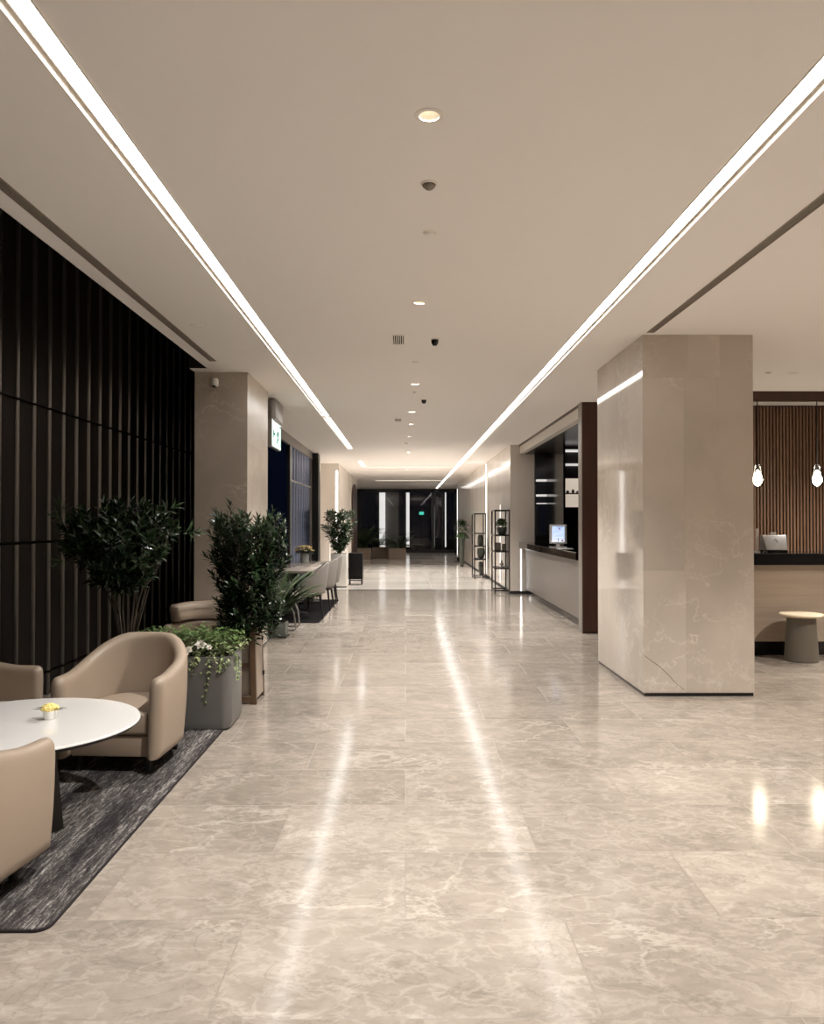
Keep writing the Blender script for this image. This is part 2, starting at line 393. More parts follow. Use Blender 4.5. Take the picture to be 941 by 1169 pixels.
# left slat wall
XW = -3.12; sw = MB(); fin = MB()
joints = [0, .20, 1.33, 2.487, 4.03]
for i in range(len(joints)-1):
    z0, z1 = joints[i]+.012, joints[i+1]-.012
    yy = -5.0
    while yy < 12.4:
        sw.box(XW-.04, XW, yy+.004, yy+.274, z0, z1)
        fin.prism([(XW+.026*math.sin(PI*k/10), yy+.257-.019*math.cos(PI*k/10)) for k in range(11)], z0, z1)
        yy += .284
sw.box(XW-.2, XW-.045, -5.2, 12.5, 0, 4.05)
wl = struct('wall_left', sw, M['slat_dark'], label='dark brown slat wall with thin vertical fins')
obj('fin', fin, M['fin'], wl, 50)
struct('wall_left_return', MB().box(-4.5, -2.25, 12.4, 12.5, 0, 4.05), M['black'])

# left marble column
def panelled(x0, x1, y0, y1, ztop, zj, split_front, split_side, mats):
    """marble column: skin panels with fine joints around a core"""
    g = .0007; mb = MB(); mb.box(x0+.002, x1-.002, y0+.002, y1-.002, .03, ztop, 3)
    rnd = random.Random(3)
    for i in range(len(zj)-1):
        z0, z1 = zj[i]+g, zj[i+1]-g
        xs = [x0] + split_front[i] + [x1]
        for k in range(len(xs)-1):
            mb.box(xs[k]+(g if k else 0), xs[k+1]-(g if k < len(xs)-2 else 0), y0, y0+.012, z0, z1, rnd.choice((0,1,2)) if k < len(xs)-2 else 2)
            mb.box(xs[k]+(g if k else 0), xs[k+1]-(g if k < len(xs)-2 else 0), y1-.012, y1, z0, z1, 1)
        ys = [y0+.012] + split_side[i] + [y1-.012]
        for k in range(len(ys)-1):
            mi = rnd.choice((0,1))
            for xx in (x0, x1-.012):
                mb.box(xx, xx+.012, ys[k]+(g if k else 0), ys[k+1]-(g if k < len(ys)-2 else 0), z0, z1, mi)
    return mb
CM = [M['col_a'], M['col_b'], M['col_c'], M['joint']]
CM2 = [marble_wall('satin_marble_'+k, c, (.70,.64,.57), sd, .24) for k, c, sd in (('a',(.53,.47,.405),3.3),('b',(.52,.46,.395),6.1),('c',(.51,.45,.385),8.2))] + [M['joint']]
cl = struct('column', panelled(-2.28, -1.71, 8.53, 9.79, CH, [.05,1.16,2.35,CH], [[],[],[]], [[9.16],[9.16],[9.16]], CM2), CM2, label='beige marble column with a small white camera, beside the dark slat wall')
obj('plinth', MB().box(-2.27,-1.72,8.54,9.78,0,.05), M['black'], cl)
cr = struct('column', panelled(2.05, 3.006, 6.78, 8.385, CH, [.035,1.08,2.75,CH], [[2.42],[2.405,2.70],[2.44,2.72]], [[],[7.55],[]], CM), CM, label='large polished beige marble column standing in front of the coffee bar')
obj('plinth', MB().box(2.057,2.999,6.787,8.378,0,.036), M['black_gloss'], cr)

ck = [(2.052,.355),(2.11,.31),(2.177,.265),(2.225,.222),(2.275,.174),(2.30,.140),(2.345,.10),(2.40,.055)]
obj('hairline_crack', MB().tube([(x, 6.78, z) for x, z in ck], .0018, 5), M['soil'], cr)
# left windows beyond the column
w1 = struct('window_1', MB().box(-2.26,-2.16,9.79,9.86,0,3.0).box(-2.26,-2.16,14.74,14.84,0,3.0).box(-2.26,-2.16,9.79,14.84,0,.10).box(-2.26,-2.16,9.79,14.84,2.94,3.02), M['frame_dark'], label='dark navy window beyond the exit sign')
obj('blind', MB().box(-2.22,-2.21,9.86,14.74,.10,2.94), M['navy_blind'], w1)
w2 = struct('window_2', MB().box(-2.26,-2.16,14.84,14.90,0,2.95).box(-2.26,-2.16,18.1,18.2,0,2.95).box(-2.26,-2.16,14.9,18.1,0,.10), M['grey_metal'], label='tall window with a fluted metallic screen')
fl = MB(); yy = 14.92
while yy < 18.08:
    pr = [(-2.225+.055*math.sin(PI*k/10), yy+.388*k/10) for k in range(11)]
    fl.prism(pr + [(-2.24, yy+.388), (-2.24, yy)], .10, 2.95); yy += .395
obj('fluted_screen', fl, M['fluted'], w2, 50)
obj('rail', MB().box(-2.19,-2.165,14.9,18.1,2.28,2.31), M['steel'], w2)
struct('trim_3', MB().box(-2.30,-2.15,9.79,18.3,2.95,CH), M['grey_metal'], label='brown grey header over the windows')
struct('trim_4', MB().box(-2.26,-2.02,18.25,18.45,0,CH-.02), M['frame_dark'], label='black post at the end of the fluted window')
struct('trim_5', MB().box(-2.02,-1.985,18.27,18.43,0,CH-.05), M['steel'], label='steel edge strip on the black post')
# left cream walls further on
wlf = MB()
wlf.box(-4.5,-1.84,21.8,24.6,0,CH).box(-4.5,-1.86,24.62,26.6,0,CH).box(-4.5,-1.84,26.62,30.0,0,CH).box(-4.5,-2.40,30.0,YE,0,CH).box(-4.5,-4.4,12.5,21.8,0,CH)
wlf.box(-3.2,-3.1,18.45,21.8,0,CH).box(-3.2,-2.26,18.35,18.45,0,CH)
struct('wall_left_far', wlf, M['cream'], label='cream corridor wall behind the white palm planter')
ar = [(26.9,0),(29.3,0),(29.3,2.35)] + [(28.1+1.2*math.cos(PI*k/12), 2.35+.5*math.sin(PI*k/12)) for k in range(1,12)] + [(26.9,2.35)]
d1 = MB(); n = len(ar)
d1.add([(-1.84,yy,z) for yy,z in ar]+[(-1.79,yy,z) for yy,z in ar], [tuple(range(n)), tuple(range(n,2*n))]+[(i,(i+1)%n,n+(i+1)%n,n+i) for i in range(n)])
struct('door_1', d1, M['brown'], label='arched red brown door in the left corridor wall')

# right: corridor wall beyond the reception counter
wr = MB(); yy = 16.62
wr.box(2.24, 4.6, 16.62, 33.4, 0, CH); wr.box(2.2,2.70,16.5,16.62,0,CH)
while yy < 33.2:
    wr.box(2.2, 2.24, yy+.006, min(yy+1.40, 33.4)-.006, 0, CH); yy += 1.40
wr.box(2.55, 4.6, 33.4, YE, 0, CH)
struct('wall_right', wr, M['cream_gloss'], label='polished cream panelled corridor wall behind the black shelves')
struct('baseboard_right', MB().box(2.19,2.2,16.49,33.4,0,.06).box(2.2,2.52,16.488,16.5,0,.06), M['black'])
# reception niche shell
nb = MB().box(2.70,4.2,16.40,16.5,0,CH).box(4.1,4.2,10.98,16.4,0,CH).box(2.5,4.2,10.98,16.5,2.92,3.10).box(2.62,4.2,10.96,11.0,0,CH)
struct('wall_niche', nb, M['dark_cabinet'], label='dark recess behind the reception counter')
struct('trim_6', MB().box(2.40,2.50,10.85,16.5,2.93,3.085), M['cream'], label='cream header over the reception opening')
struct('trim_7', MB().box(2.385,2.50,10.85,16.5,3.085,CH), M['brown'], label='dark line along the top of the reception header')
struct('trim_8', MB().box(2.385,2.62,10.6,10.84,.03,CH).box(2.39,2.62,10.62,10.84,0,.03), M['brown'], label='red brown wooden post at the near end of the reception counter')
struct('trim_9', MB().box(2.374,2.385,10.60,10.80,.0,CH), M['grey_metal'], label='thin metal edge on the red brown post')
# slat wall behind the coffee bar
sb = MB(); x = 2.66
while x < 9.1:
    sb.box(x, x+.026, 10.86, 10.905, 0, 3.10); x += .046
wb = struct('wall_back', sb, M['slat_brown'], label='brown vertical slat wall behind the coffee bar')
obj('backing', MB().box(2.62,9.2,10.905,10.96,0,CH), M['slat_back'], wb)
struct('trim_10', MB().box(3.0,9.1,9.70,9.84,3.01,CH), M['brown'], label='dark brown ceiling beam carrying the pendant lamps')
struct('wall_right_near', MB().box(9.1,9.2,-5.2,11,0,CH), M['cream'])
struct('wall_front', MB().box(-4.5,9.2,-5.3,-5.2,0,4.05), M['cream'])

# far glazing
fr = MB()
for (a_, b_) in ((-2.42,-2.17),(-.06,0),(1.27,1.42),(1.80,1.86),(2.42,2.60)): fr.box(a_, b_, YE-.06, YE+.06, 0, CH)
fr.box(-2.42,2.6,YE-.06,YE+.06,2.98,CH).box(-2.42,2.6,YE-.06,YE+.06,0,.14)
wg = struct('window_3', fr, M['frame_dark'], label='dark glass wall closing the far end of the corridor')
for (a_, b_) in ((-2.17,-.06),(0,1.27),(1.42,1.80),(1.86,2.42)): obj('pane', MB().box(a_, b_, YE-.01, YE+.01, .14, 2.98), M['window'], wg)
ow = struct('wall_outside', MB().box(-1.0,-.35,40.4,40.45,0,3.4), M['grey_metal'], label='grey wall outside the far glazing')
ol = thing('light_column', 'wide white light column outside behind the far planters', 'light', (-1.16,39.6,0), 0, 'light columns outside the far glazing')
obj('lens', MB().box(-.15,.15,0,.08,.25,2.98), M['outside_light'], ol); obj('base', MB().box(-.16,.16,-.01,.09,-.02,.25), M['black_metal'], ol)
dup(ol, (.12,39.6,0), 0, 'narrow white light column outside near the middle of the far glazing', None, (.55,1,1))
dup(ol, (2.02,39.6,0), 0, 'thin white light column outside at the right of the far glazing', None, (.2,1,1))
dup(ol, (1.52,41.6,0), 0, 'faint thin light column further outside between two mullions', None, (.12,1,.8))
xs = thing('exit_sign', 'small green glow outside the far glass doors, standing in for an exit sign reflection', 'sign', (.86,42.0,1.95))  # green glow set outside to imitate an exit sign reflected in the glass
obj('face', MB().box(-.12,.12,-.01,.0,-.06,.10), M['outside_green'], xs); obj('housing', MB().box(-.14,.14,0,.05,-.08,.12), M['black_metal'], xs)
obj('stem', MB().box(-.01,.01,.01,.03,-1.97,-.08), M['black_metal'], xs)

# ------------------------------------------------------------------ lights in the ceiling
def strip(y0, y1, side, label, m='strip'):
    x0, x1 = LS if side < 0 else RS
    t = thing('linear_light', label, 'ceiling light', ((x0+x1)/2, y0, CH), 0, 'recessed light strips')
    L = y1-y0; w = (x1-x0)/2
    h = MB().box(-w-.006,-w,0,L,-.004,.09).box(w,w+.006,0,L,-.004,.09).box(-w,w,0,L,.09,.096).box(-w,w,-.004,0,-.002,.09).box(-w,w,L,L+.004,-.002,.09)
    obj('channel', h, M['ceil_white'], t)
    a, b = (-w+.022, w-.001) if side < 0 else (-w+.001, w-.022)
    obj('diffuser', MB().box(a, b, .01, L-.01, .022, .07), M[m], t)
    e = w-.0 if side > 0 else -w
    gx = (b, b+.005) if side > 0 else (a-.005, a)
    obj('spine', MB().box(gx[0], gx[1], .01, L-.01, .019, .09), M['ceil_white'], t)
    return t
strip(-4.5, 12.05, -1, 'long white light strip in the ceiling over the lounge side')
strip(12.20, 17.4, -1, 'shorter white light strip past the gap in the left ceiling line')
strip(21.0, 23.1, -1, 'short far white light strip in front of the arched door')
strip(-4.5, 23.1, 1, 'long white light strip in the ceiling on the column and reception side')
strip(23.35, 37.9, 1, 'far white light strip running to the glass wall along the right')
for (yc, w, lab) in ((23.22,.10,'nearer cream slot with painted glow across the corridor ceiling'),(30.6,.16,'farther cream slot with painted glow across the corridor ceiling')):
    t = thing('slot_glow', lab, 'ceiling light', (-.02, yc, CH), 0, 'slots across the far ceiling')
    obj('frame', MB().box(-1.14,1.46,-w/2-.03,-w/2,-.012,0).box(-1.14,1.46,w/2,w/2+.03,-.012,0), M['ceil_white'], t)
    obj('lens', MB().box(-1.14,1.46,-w/2,w/2,-.006,-.001), M['slot'], t)  # emission put in for cream-bright ceiling lines, no lamp there

def downlight(x, y, r, lab, m):
    t = thing('downlight', lab, 'ceiling light', (x,y,CH), 0, 'round ceiling downlights')
    obj('trim_ring', MB().lathe([(r-.003,.0),(r-.003,-.004),(r+.014,-.003),(r+.016,0)], 32, caps=False), M['ceil_white'], t, 50)
    obj('reflector', MB().lathe([(r-.002,-.002),(r*.8,.03),(r*.62,.05)], 32, caps=False), M['ceil_white'], t, 50)
    obj('lens', MB().lathe([(r*.62,.046),(r*.62,.06)], 24), m, t)
    return t
holes += [(.095,.3,.044),(.095,-2.5,.044)]  # two unseen lamps added to brighten the near ceiling
dl = ['nearest round downlight in the ceiling, at the top of the picture','second round downlight, in front of the square grille and dome camera','third round downlight, just beyond the flush ceiling cap','fourth round downlight, before the smaller far grille','round downlight just beyond the far grille','sixth round downlight from the front','seventh round downlight, above the stone threshold','eighth round downlight, before the first cross slot','farthest of the round downlights in the centre row', 'added unseen downlight in the centre row above the camera', 'added unseen downlight in the centre row behind the camera']
for i, ((x, y, r), lab) in enumerate(zip(holes, dl)): downlight(x, y, r, lab, M['down'] if i < 4 else M['down_far'])
for i, (x, y, r) in enumerate(holes):
    li = bpy.data.lights.new('downlight_beam', 'SPOT'); li.energy = (200 if i < 6 else 250) if i < 9 else 140; li.color = (1,.97,.93); li.spot_size = 2.15; li.spot_blend = .7; li.shadow_soft_size = .05
    o = bpy.data.objects.new('downlight_beam', li); COL.objects.link(o); o.location = (x, y, CH-.01); o['kind'] = 'helper'

def cap(name, x, y, r, h, lab, cat, m, grp=None):
    t = thing(name, lab, cat, (x,y,CH), 0, grp)
    obj('rim', MB().lathe([(r*1.15,0),(r*1.15,-.004),(r*.95,-.008),(r*.9,0)], 28), M['ceil_white'], t, 40)
    obj('body', MB().lathe([(r*.85,-.006),(r*.82,-h*.55),(r*.45,-h*.95),(0,-h)], 28), m, t, 40)
    return t
cap('ceiling_sensor', .1125, 3.75, .036, .030, 'dark round sensor behind the nearest downlight', 'sensor', M['sensor_grey'])
cap('smoke_detector', .137, 4.39, .034, .018, 'small pale round cap between dark sensor and second downlight', 'detector', M['ceil'])
cap('dome_camera', .26, 6.96, .038, .06, 'dark dome camera beside the nearer square grille', 'camera', M['black_gloss'], 'dome cameras')
cap('dome_camera', .243, 10.4, .038, .055, 'dark dome camera farther along the ceiling, past the third downlight', 'camera', M['black_gloss'], 'dome cameras')
cap('smoke_detector', .106, 7.95, .038, .012, 'flat pale cap behind the nearer square grille', 'detector', M['ceil_white'])
cap('ceiling_sensor', .113, 9.78, .030, .012, 'tiny flat sensor just past the third downlight', 'sensor', M['sensor_grey'])
cap('ceiling_sensor', .01, 16.1, .05, .02, 'small dark sensor far along the ceiling near the threshold', 'sensor', M['sensor_grey'])
cap('smoke_detector', -1.72, 6.48, .045, .012, 'pale flush cap in the ceiling between slot vent and left light strip', 'detector', M['ceil'])
cap('smoke_detector', -1.72, 11.2, .05, .012, 'pale flush cap in the ceiling above the exit sign', 'detector', M['ceil'])
cap('ceiling_sensor', 3.93, 8.48, .032, .010, 'small dark cap in the ceiling over the coffee bar', 'sensor', M['sensor_grey'])
cap('smoke_detector', 4.20, 8.48, .052, .014, 'pale flush cap in the ceiling over the coffee bar', 'detector', M['ceil_white'])
def grille(x, y, w, L, lab):
    t = thing('ceiling_grille', lab, 'vent', (x,y,CH), 0, 'rectangular ceiling grilles')
    f = MB().box(-w-.012,-w,-L-.02,L+.02,-.006,0).box(w,w+.012,-L-.02,L+.02,-.006,0).box(-w,w,-L-.02,-L,-.006,0).box(-w,w,L,L+.02,-.006,0)
    obj('frame', f, M['ceil_white'], t); obj('backing', MB().box(-w,w,-L,L,-.0015,0), M['grille'], t)
    s = MB()
    for k in range(5): xx = -w + (k+.72)*2*w/5.4; s.box(xx-.0035,xx+.0035,-L,L,-.006,-.001)
    obj('slats', s, M['ceil'], t)
grille(-.062, 6.98, .046, .17, 'nearer square looking grille in the centre of the ceiling')
grille(-.118, 12.46, .046, .17, 'farther small grille in the centre of the ceiling')
def slotvent(x0, x1, y0, y1, lab):
    t = thing('slot_diffuser', lab, 'vent', ((x0+x1)/2, y0, CH), 0, 'linear slot vents')
    w = (x1-x0)/2; L = y1-y0
    obj('backing', MB().box(-w,w,0,L,-.002,0), M['grille'], t)
    s = MB()
    for k in range(5): xx = -w + k*2*w/4; s.box(xx-.003,xx+.003,0,L,-.007,-.001)
    obj('slats', s, M['grille_slat'], t)
slotvent(-1.965, -1.905, -4, 7.92, 'long dark slot vent in the ceiling along the slat wall')
slotvent(2.062, 2.118, -4, 6.69, 'long dark slot vent in the ceiling running to the big column')

# wall strips
def vstrip(x, y, z0, z1, w, lab, axis='y', m='strip_dim'):
    t = thing('wall_light', lab, 'wall light', (x,y,z0), 0, 'vertical light strips'); h = z1-z0
    if axis == 'y':
        sg = -1 if x > 0 else 1
        a, b = sorted((0, sg*.012)); obj('lens', MB().box(a,b,-w/2,w/2,0,h), M[m], t)
        obj('profile', MB().box(a,b,-w/2-.01,-w/2,-.01,h+.01).box(a,b,w/2,w/2+.01,-.01,h+.01), M['steel'], t)
    else:
        obj('lens', MB().box(-w/2,w/2,-.012,0,0,h), M[m], t)
        obj('profile', MB().box(-w/2-.008,-w/2,-.012,0,-.01,h+.01).box(w/2,w/2+.008,-.012,0,-.01,h+.01), M['steel'], t)
    return t
vstrip(2.2, 21.3, .1, 3.06, .22, 'tall vertical light strip on the right corridor wall between the shelves')
vstrip(2.2, 33.2, .1, 2.9, .18, 'farthest vertical light strip at the end of the right corridor wall')
vstrip(2.2, 18.2, .1, 1.9, .05, 'thin vertical light strip behind the nearer black shelf')
vstrip(2.42, 16.5, .06, .93, .03, 'short vertical light strip under the end of the reception counter', 'x')
vstrip(-1.90, 21.8, .1, 2.92, .07, 'vertical light strip on the left wall above the white planter', 'x')

# ------------------------------------------------------------------ lounge furniture
def arm_path(n, w, yf, yb, e=2.3):
    """U outline seen from above: right arm front -> back -> left arm front; list of (point, normal, s)"""
    pts = []
    na = n//4
    for i in range(na): pts.append((w, yf + (0-yf)*i/na))
    m_ = n - 2*na
    for i in range(m_+1):
        t = PI*i/m_; c_, s_ = math.cos(t), math.sin(t)
        pts.append((w*math.copysign(abs(c_)**(2/e), c_), yb*abs(s_)**(2/e)))
    for i in range(1, na+1): pts.append((-w, 0 + (yf-0)*i/na))
    L = [0]
    for i in range(1, len(pts)): L.append(L[-1] + math.dist(pts[i], pts[i-1]))
    out = []
    for i, p in enumerate(pts):
        q = pts[min(i+1, len(pts)-1)]; o = pts[max(i-1, 0)]
        d = Vector((q[0]-o[0], q[1]-o[1])).normalized(); out.append((Vector(p), Vector((d.y, -d.x)), L[i]/L[-1]))
    return out
def sm(a, b, x): t = max(0, min(1, (x-a)/(b-a))); return t*t*(3-2*t)
def shell(path, top, bottom, th, lean=.03, round_end=.03, belly=0.0):
    secs = []
    def section(p, nrm, zt, zb, k=1.0, fw=Vector((0,0))):
        r = th/2*.98; loop = []
        def at(o, z):
            l = lean*(z-zb)/max(.05, .74-zb)
            off = -th/2 + (o+th/2)*k + l
            return (p.x+fw.x+nrm.x*off, p.y+fw.y+nrm.y*off, z)
        zt2 = zt - (1-k)*r
        for z in (zb+.012, zb+.05, zb+(zt-zb)*.35, zb+(zt-zb)*.6, zt2-r*1.6): loop.append(at(0 + belly*math.sin(PI*(z-zb)/(zt-zb)), z))
        for j in range(0, 9):
            t = PI*j/8; loop.append(at(-th/2 + r*math.cos(t), zt2-r+r*math.sin(t)))
        for z in (zt2-r*1.6, zb+(zt-zb)*.6, zb+(zt-zb)*.35, zb+.05, zb+.012): loop.append(at(-th, z))
        loop.append(at(-th+.012, zb)); loop.append(at(-.012, zb))
        return loop
    p, n_, s = path[0]
    for j in range(4):
        t = PI/2*(1-j/4); secs.append(section(p, n_, top(s), bottom(s), max(.12, math.cos(t)), Vector((0,-1))*(round_end*math.sin(t))))
    for (p, n_, s) in path: secs.append(section(p, n_, top(s), bottom(s)))
    p, n_, s = path[-1]
    for j in range(1, 5):
        t = PI/2*j/4; secs.append(section(p, n_, top(s), bottom(s), max(.12, math.cos(t)), Vector((0,-1))*(round_end*math.sin(t))))
    return MB().loops(secs)
def dshape(w, yf, yb, n=20, e=2.4):
    pts = [(w, yf)]
    for i in range(n+1):
        t = PI*i/n; c_, s_ = math.cos(t), math.sin(t)
        pts.append((w*math.copysign(abs(c_)**(2/e), c_), yb*abs(s_)**(2/e)))
    pts.append((-w, yf)); return pts
def cushion(outline, z0, z1, r=.03, crown=.015):
    cx = sum(p[0] for p in outline)/len(outline); cy = sum(p[1] for p in outline)/len(outline)
    secs = []
    def ring(k, z): return [(cx+(x-cx)*k, cy+(y-cy)*k, z) for x, y in outline]
    for j in range(5):
        t = PI/2*(1-j/4); secs.append(ring(1-r/.3*math.sin(t)*(1-math.cos(t)) - .0 - (r/.3)*(1-math.cos(t)), z0+r*(1-math.sin(t))))
    for j in range(5):
        t = PI/2*j/4; secs.append(ring(1-(r/.3)*(1-math.cos(t)), z1-r+r*math.sin(t)))
    secs.append(ring(.6, z1+crown*.7)); secs.append(ring(.2, z1+crown))
    return MB().loops(secs)
def armchair(loc, rz, label):
    t = thing('armchair', label, 'armchair', loc, rz, 'tan leather armchairs')
    path = arm_path(60, .318, -.33, .345, 2.05)
    top = lambda s: .575 + .175*(.35*sm(.05,.30,s)*(1-sm(.70,.95,s)) + .65*sm(.20, .43, s)*(1-sm(.57, .80, s)))
    sh = obj('shell', shell(path, top, lambda s: .10, .085, .03, .04, .008), M['leather'], t, 60)
    for sg in (1,-1):
        pip = MB(); pip.tube([(sg*.20, .215, .46), (sg*.195, .222, .55), (sg*.19, .23, .66)], .003, 6)
        obj('seam', pip, M['leather_dk'], sh)
    se = obj('seat', cushion(dshape(.234, -.325, .245), .22, .365, .03, .015), M['leather'], t, 50)
    obj('apron', bevelled(MB().prism(dshape(.232, -.305, .247), .10, .225), .008, 2), M['leather_dk'], t, 40)
    for sx in (-1,1):
        for yy in (-.25,.22): obj('leg', MB().lathe([(.016,0),(.022,.105)], 12, (sx*.21, yy, 0)), M['black_metal'], t, 40)
    return t
a1 = armchair((-1.735, 5.0, .012), math.radians(-3), 'tan leather tub armchair facing the white table, in front of the flower planter')
dup(a1, (-2.70, 4.78, .012), math.radians(86), 'tan leather armchair cut by the left edge, beyond the white table')
dup(a1, (-1.87, 3.08, .012), math.radians(172), 'nearest tan armchair seen from behind at the lower left edge')

t = thing('lounge_chair', 'tan armchair with a split padded back behind the flower planter', 'armchair', (-1.80, 7.42, 0), math.radians(-14))
path = arm_path(48, .36, -.26, .34)
obj('shell', shell(path, lambda s: .56, lambda s: .10, .075, .02, .03), M['leather'], t, 60)
obj('back_band', shell(path[6:-6], lambda s: .735, lambda s: .575, .10, .03, .04), M['leather'], t, 60)
obj('seat', cushion(dshape(.285, -.27, .25), .26, .44, .035, .02), M['leather_dk'], t, 50)
for sx in (-1,1):
    for yy in (-.2,.22): obj('leg', MB().lathe([(.016,0),(.022,.11)], 12, (sx*.24, yy, 0)), M['black_metal'], t, 40)

# coffee table
TX, TY, TH = -1.92, 3.95, .50
t = thing('coffee_table', 'round white lounge table with a dark pedestal between the tan armchairs', 'table', (TX,TY,.012))
h = TH-.012
obj('tabletop', MB().lathe([(.50,h-.034),(.555,h-.024),(.570,h-.010),(.570,h-.004),(.566,h)], 96), M['white_top'], t, 40)
obj('top_edge', MB().lathe([(.50,h-.036),(.556,h-.0262),(.5713,h-.0115),(.5713,h-.009),(.5,h-.03)], 96, caps=False), M['black_metal'], t, 40)
pd = MB()
for k in range(3):
    a = math.radians(-28 + 120*k); c_, s_ = math.cos(a), math.sin(a)
    prof = [(0,.0),(.27,0),(.20,h-.034),(0,h-.034)]; w = .045
    vs = []
    for sg in (-1,1):
        for (r_, z) in prof: vs.append((r_*c_-sg*w*s_, r_*s_+sg*w*c_, z))
    pd.add(vs, [(0,1,2,3),(7,6,5,4),(0,4,5,1),(1,5,6,2),(2,6,7,3),(3,7,4,0)])
obj('pedestal', pd, M['black_metal'], t)
t = thing('flower_pot', 'small white pot of yellow flowers on the round white table', 'plant', (-1.805, 4.03, TH))
obj('pot', MB().lathe([(.020,0),(.026,.002),(.033,.025),(.034,.045),(.031,.047),(.028,.042)], 24), M['ceramic'], t, 40)
fl_ = MB()
for k in range(90):
    a = rr(0, 2*PI); e = rr(.0, PI/2); q = rr(.009,.013)
    fl_.lathe([(0,-q*.8),(q*.8,-q*.4),(q,0),(q*.75,q*.5),(0,q*.8)], 7, (math.cos(a)*math.cos(e)*.035, math.sin(a)*math.cos(e)*.032, .050+math.sin(e)*.022))
fl_.lathe([(.02,.035),(.034,.045),(.035,.055),(.024,.070),(0,.076)], 16)
obj('flower', fl_, M['petal_yellow'], t)
lf = MB()
for a in (-.35, .1, 2.9, 3.4, 1.5, -1.6): lf.leaf((.02*math.cos(a), .02*math.sin(a), .046), (math.cos(a), math.sin(a), .32), (0,0,1), .065 if abs(math.cos(a)) > .5 else .035, .02, .2)
obj('leaves', lf, M['leaf_mid'], t)

# lounge carpet
def rounded(x0, x1, y0, y1, r, n=6):
    pts = []
    for (cx, cy, a0) in ((x1-r,y0+r,-PI/2),(x1-r,y1-r,0),(x0+r,y1-r,PI/2),(x0+r,y0+r,PI)):
        for k in range(n+1): a = a0+PI/2*k/n; pts.append((cx+r*math.cos(a), cy+r*math.sin(a)))
    return pts
t = thing('rug', 'charcoal streaked rug under the lounge table and tan armchairs', 'rug', (-2.15, 4.5, 0))
obj('pile', MB().prism(rounded(-.87,.835,-1.585,1.36,.05), .001, .012), M['carpet'], t)
obj('binding', MB().prism(rounded(-.876,.841,-1.592,1.366,.055), 0, .010), M['carpet_edge'], t)

# ------------------------------------------------------------------ plants
def spray(mb, tip, d, n, span, L, W, droop=.2, spread=.9):
    """leaves in a spiral round the end of a shoot"""
    d = Vector(d).normalized(); tip = Vector(tip)
    u = d.orthogonal().normalized(); v = d.cross(u)
    for i in range(n):
        s = i/(n-1 or 1); a = i*2.4 + rr(-.3,.3)
        out = u*math.cos(a) + v*math.sin(a)
        dd = d*(1-spread*(1-s*.8)) + out*(spread*(1.05-s*.75)) + Vector((0,0,.12))
        mb.leaf(tip - d*span*(1-s), dd, d + Vector((0,0,.2)), L*rr(.75,1.1)*(1-.25*s), W*rr(.8,1.15), droop*rr(.5,1.5))
def shoot_tree(t, base, crown_fn, nshoots, leafm, n, span, L, W, stems, stem_top, spread=.9, r=.010, droop=.2):
    fo = MB(); st = MB()
    base = Vector(base)
    forks = []
    for k in range(stems):
        a = 2*PI*k/stems + rr(-.3,.3); top = stem_top(a)
        b0 = base + Vector((math.cos(a)*.03, math.sin(a)*.03, 0))
        mid = b0.lerp(top, .55) + Vector((rr(-.02,.02), rr(-.02,.02), .04))
        st.tube([b0, mid, top], [r, r*.8, r*.5], 6); forks.append(top)
    for k in range(nshoots):
        tip, d = crown_fn(k)
        f = min(forks, key=lambda q: (q-tip).length)
        st.tube([f, f.lerp(tip, .5) + Vector((rr(-.02,.02), rr(-.02,.02), -.02)), tip], [r*.4, r*.32, r*.2], 4)
        spray(fo, tip, d, n, span, L, W, droop, spread)
    obj('foliage', fo, leafm, t); obj('stems', st, M['bark'], t, 60)

# flower trough
PX0, PX1, PY0, PY1, PZ = -2.20, -1.255, 5.68, 6.13, .53
t = thing('planter', 'rounded grey concrete trough with flowers at the corner of the rug', 'planter', (0,0,.0))
t.location = ((PX0+PX1)/2, (PY0+PY1)/2, .0)
hw, hd = (PX1-PX0)/2, (PY1-PY0)/2
o_ = rounded(-hw,hw,-hd,hd,.07,8); i_ = rounded(-hw+.03,hw-.03,-hd+.03,hd-.03,.05,8)
n = len(o_)
bx = MB().loops([[(x*.97,y*.96,.014) for x,y in o_], [(x*.985,y*.98,.03) for x,y in o_], [(x,y,.06) for x,y in o_], [(x,y,PZ-.006) for x,y in o_], [(x*.996,y*.993,PZ) for x,y in o_], [(x,y,PZ) for x,y in i_], [(x,y,PZ-.06) for x,y in i_]])
obj('trough', bx, M['concrete'], t, 40)
obj('soil', MB().prism([(x*.99,y*.99) for x,y in i_], PZ-.08, PZ-.03), M['soil'], t)
obj('plinth', MB().prism([(x*.94,y*.92) for x,y in o_], .0, .016), M['black'], t)
gt = thing('ground_cover_plant', 'bright green leafy plants and trailing vine filling the grey trough', 'plant', (-1.62, 5.9, PZ-.03))
g1 = MB(); g2 = MB(); stv = MB()
for k in range(210):
    x = rr(-.42,.36); y_ = rr(-.2,.2); z = .06 + .15*rr(.2,1)*(1-.4*abs(x)/.5)
    for q in range(7):
        a = rr(0,2*PI); g1.leaf((x+rr(-.03,.03), y_+rr(-.03,.03), z+rr(-.04,.03)), (math.cos(a), math.sin(a), rr(-.1,.7)), (0,0,1), rr(.03,.055), rr(.018,.03), .3)
for k in range(130):
    x = rr(-.02,.40); y_ = rr(-.27,.18); z = .05 + rr(-.01,.12)*(1 if x < .3 else .5)
    if y_ < -.2: z = rr(-.06,.06)
    for q in range(7):
        a = rr(0,2*PI); g2.leaf((x+rr(-.03,.03), y_+rr(-.03,.03), z+rr(-.03,.03)), (math.cos(a), math.sin(a), rr(-.4,.5)), (0,0,1), rr(.016,.032), rr(.012,.02), .3)
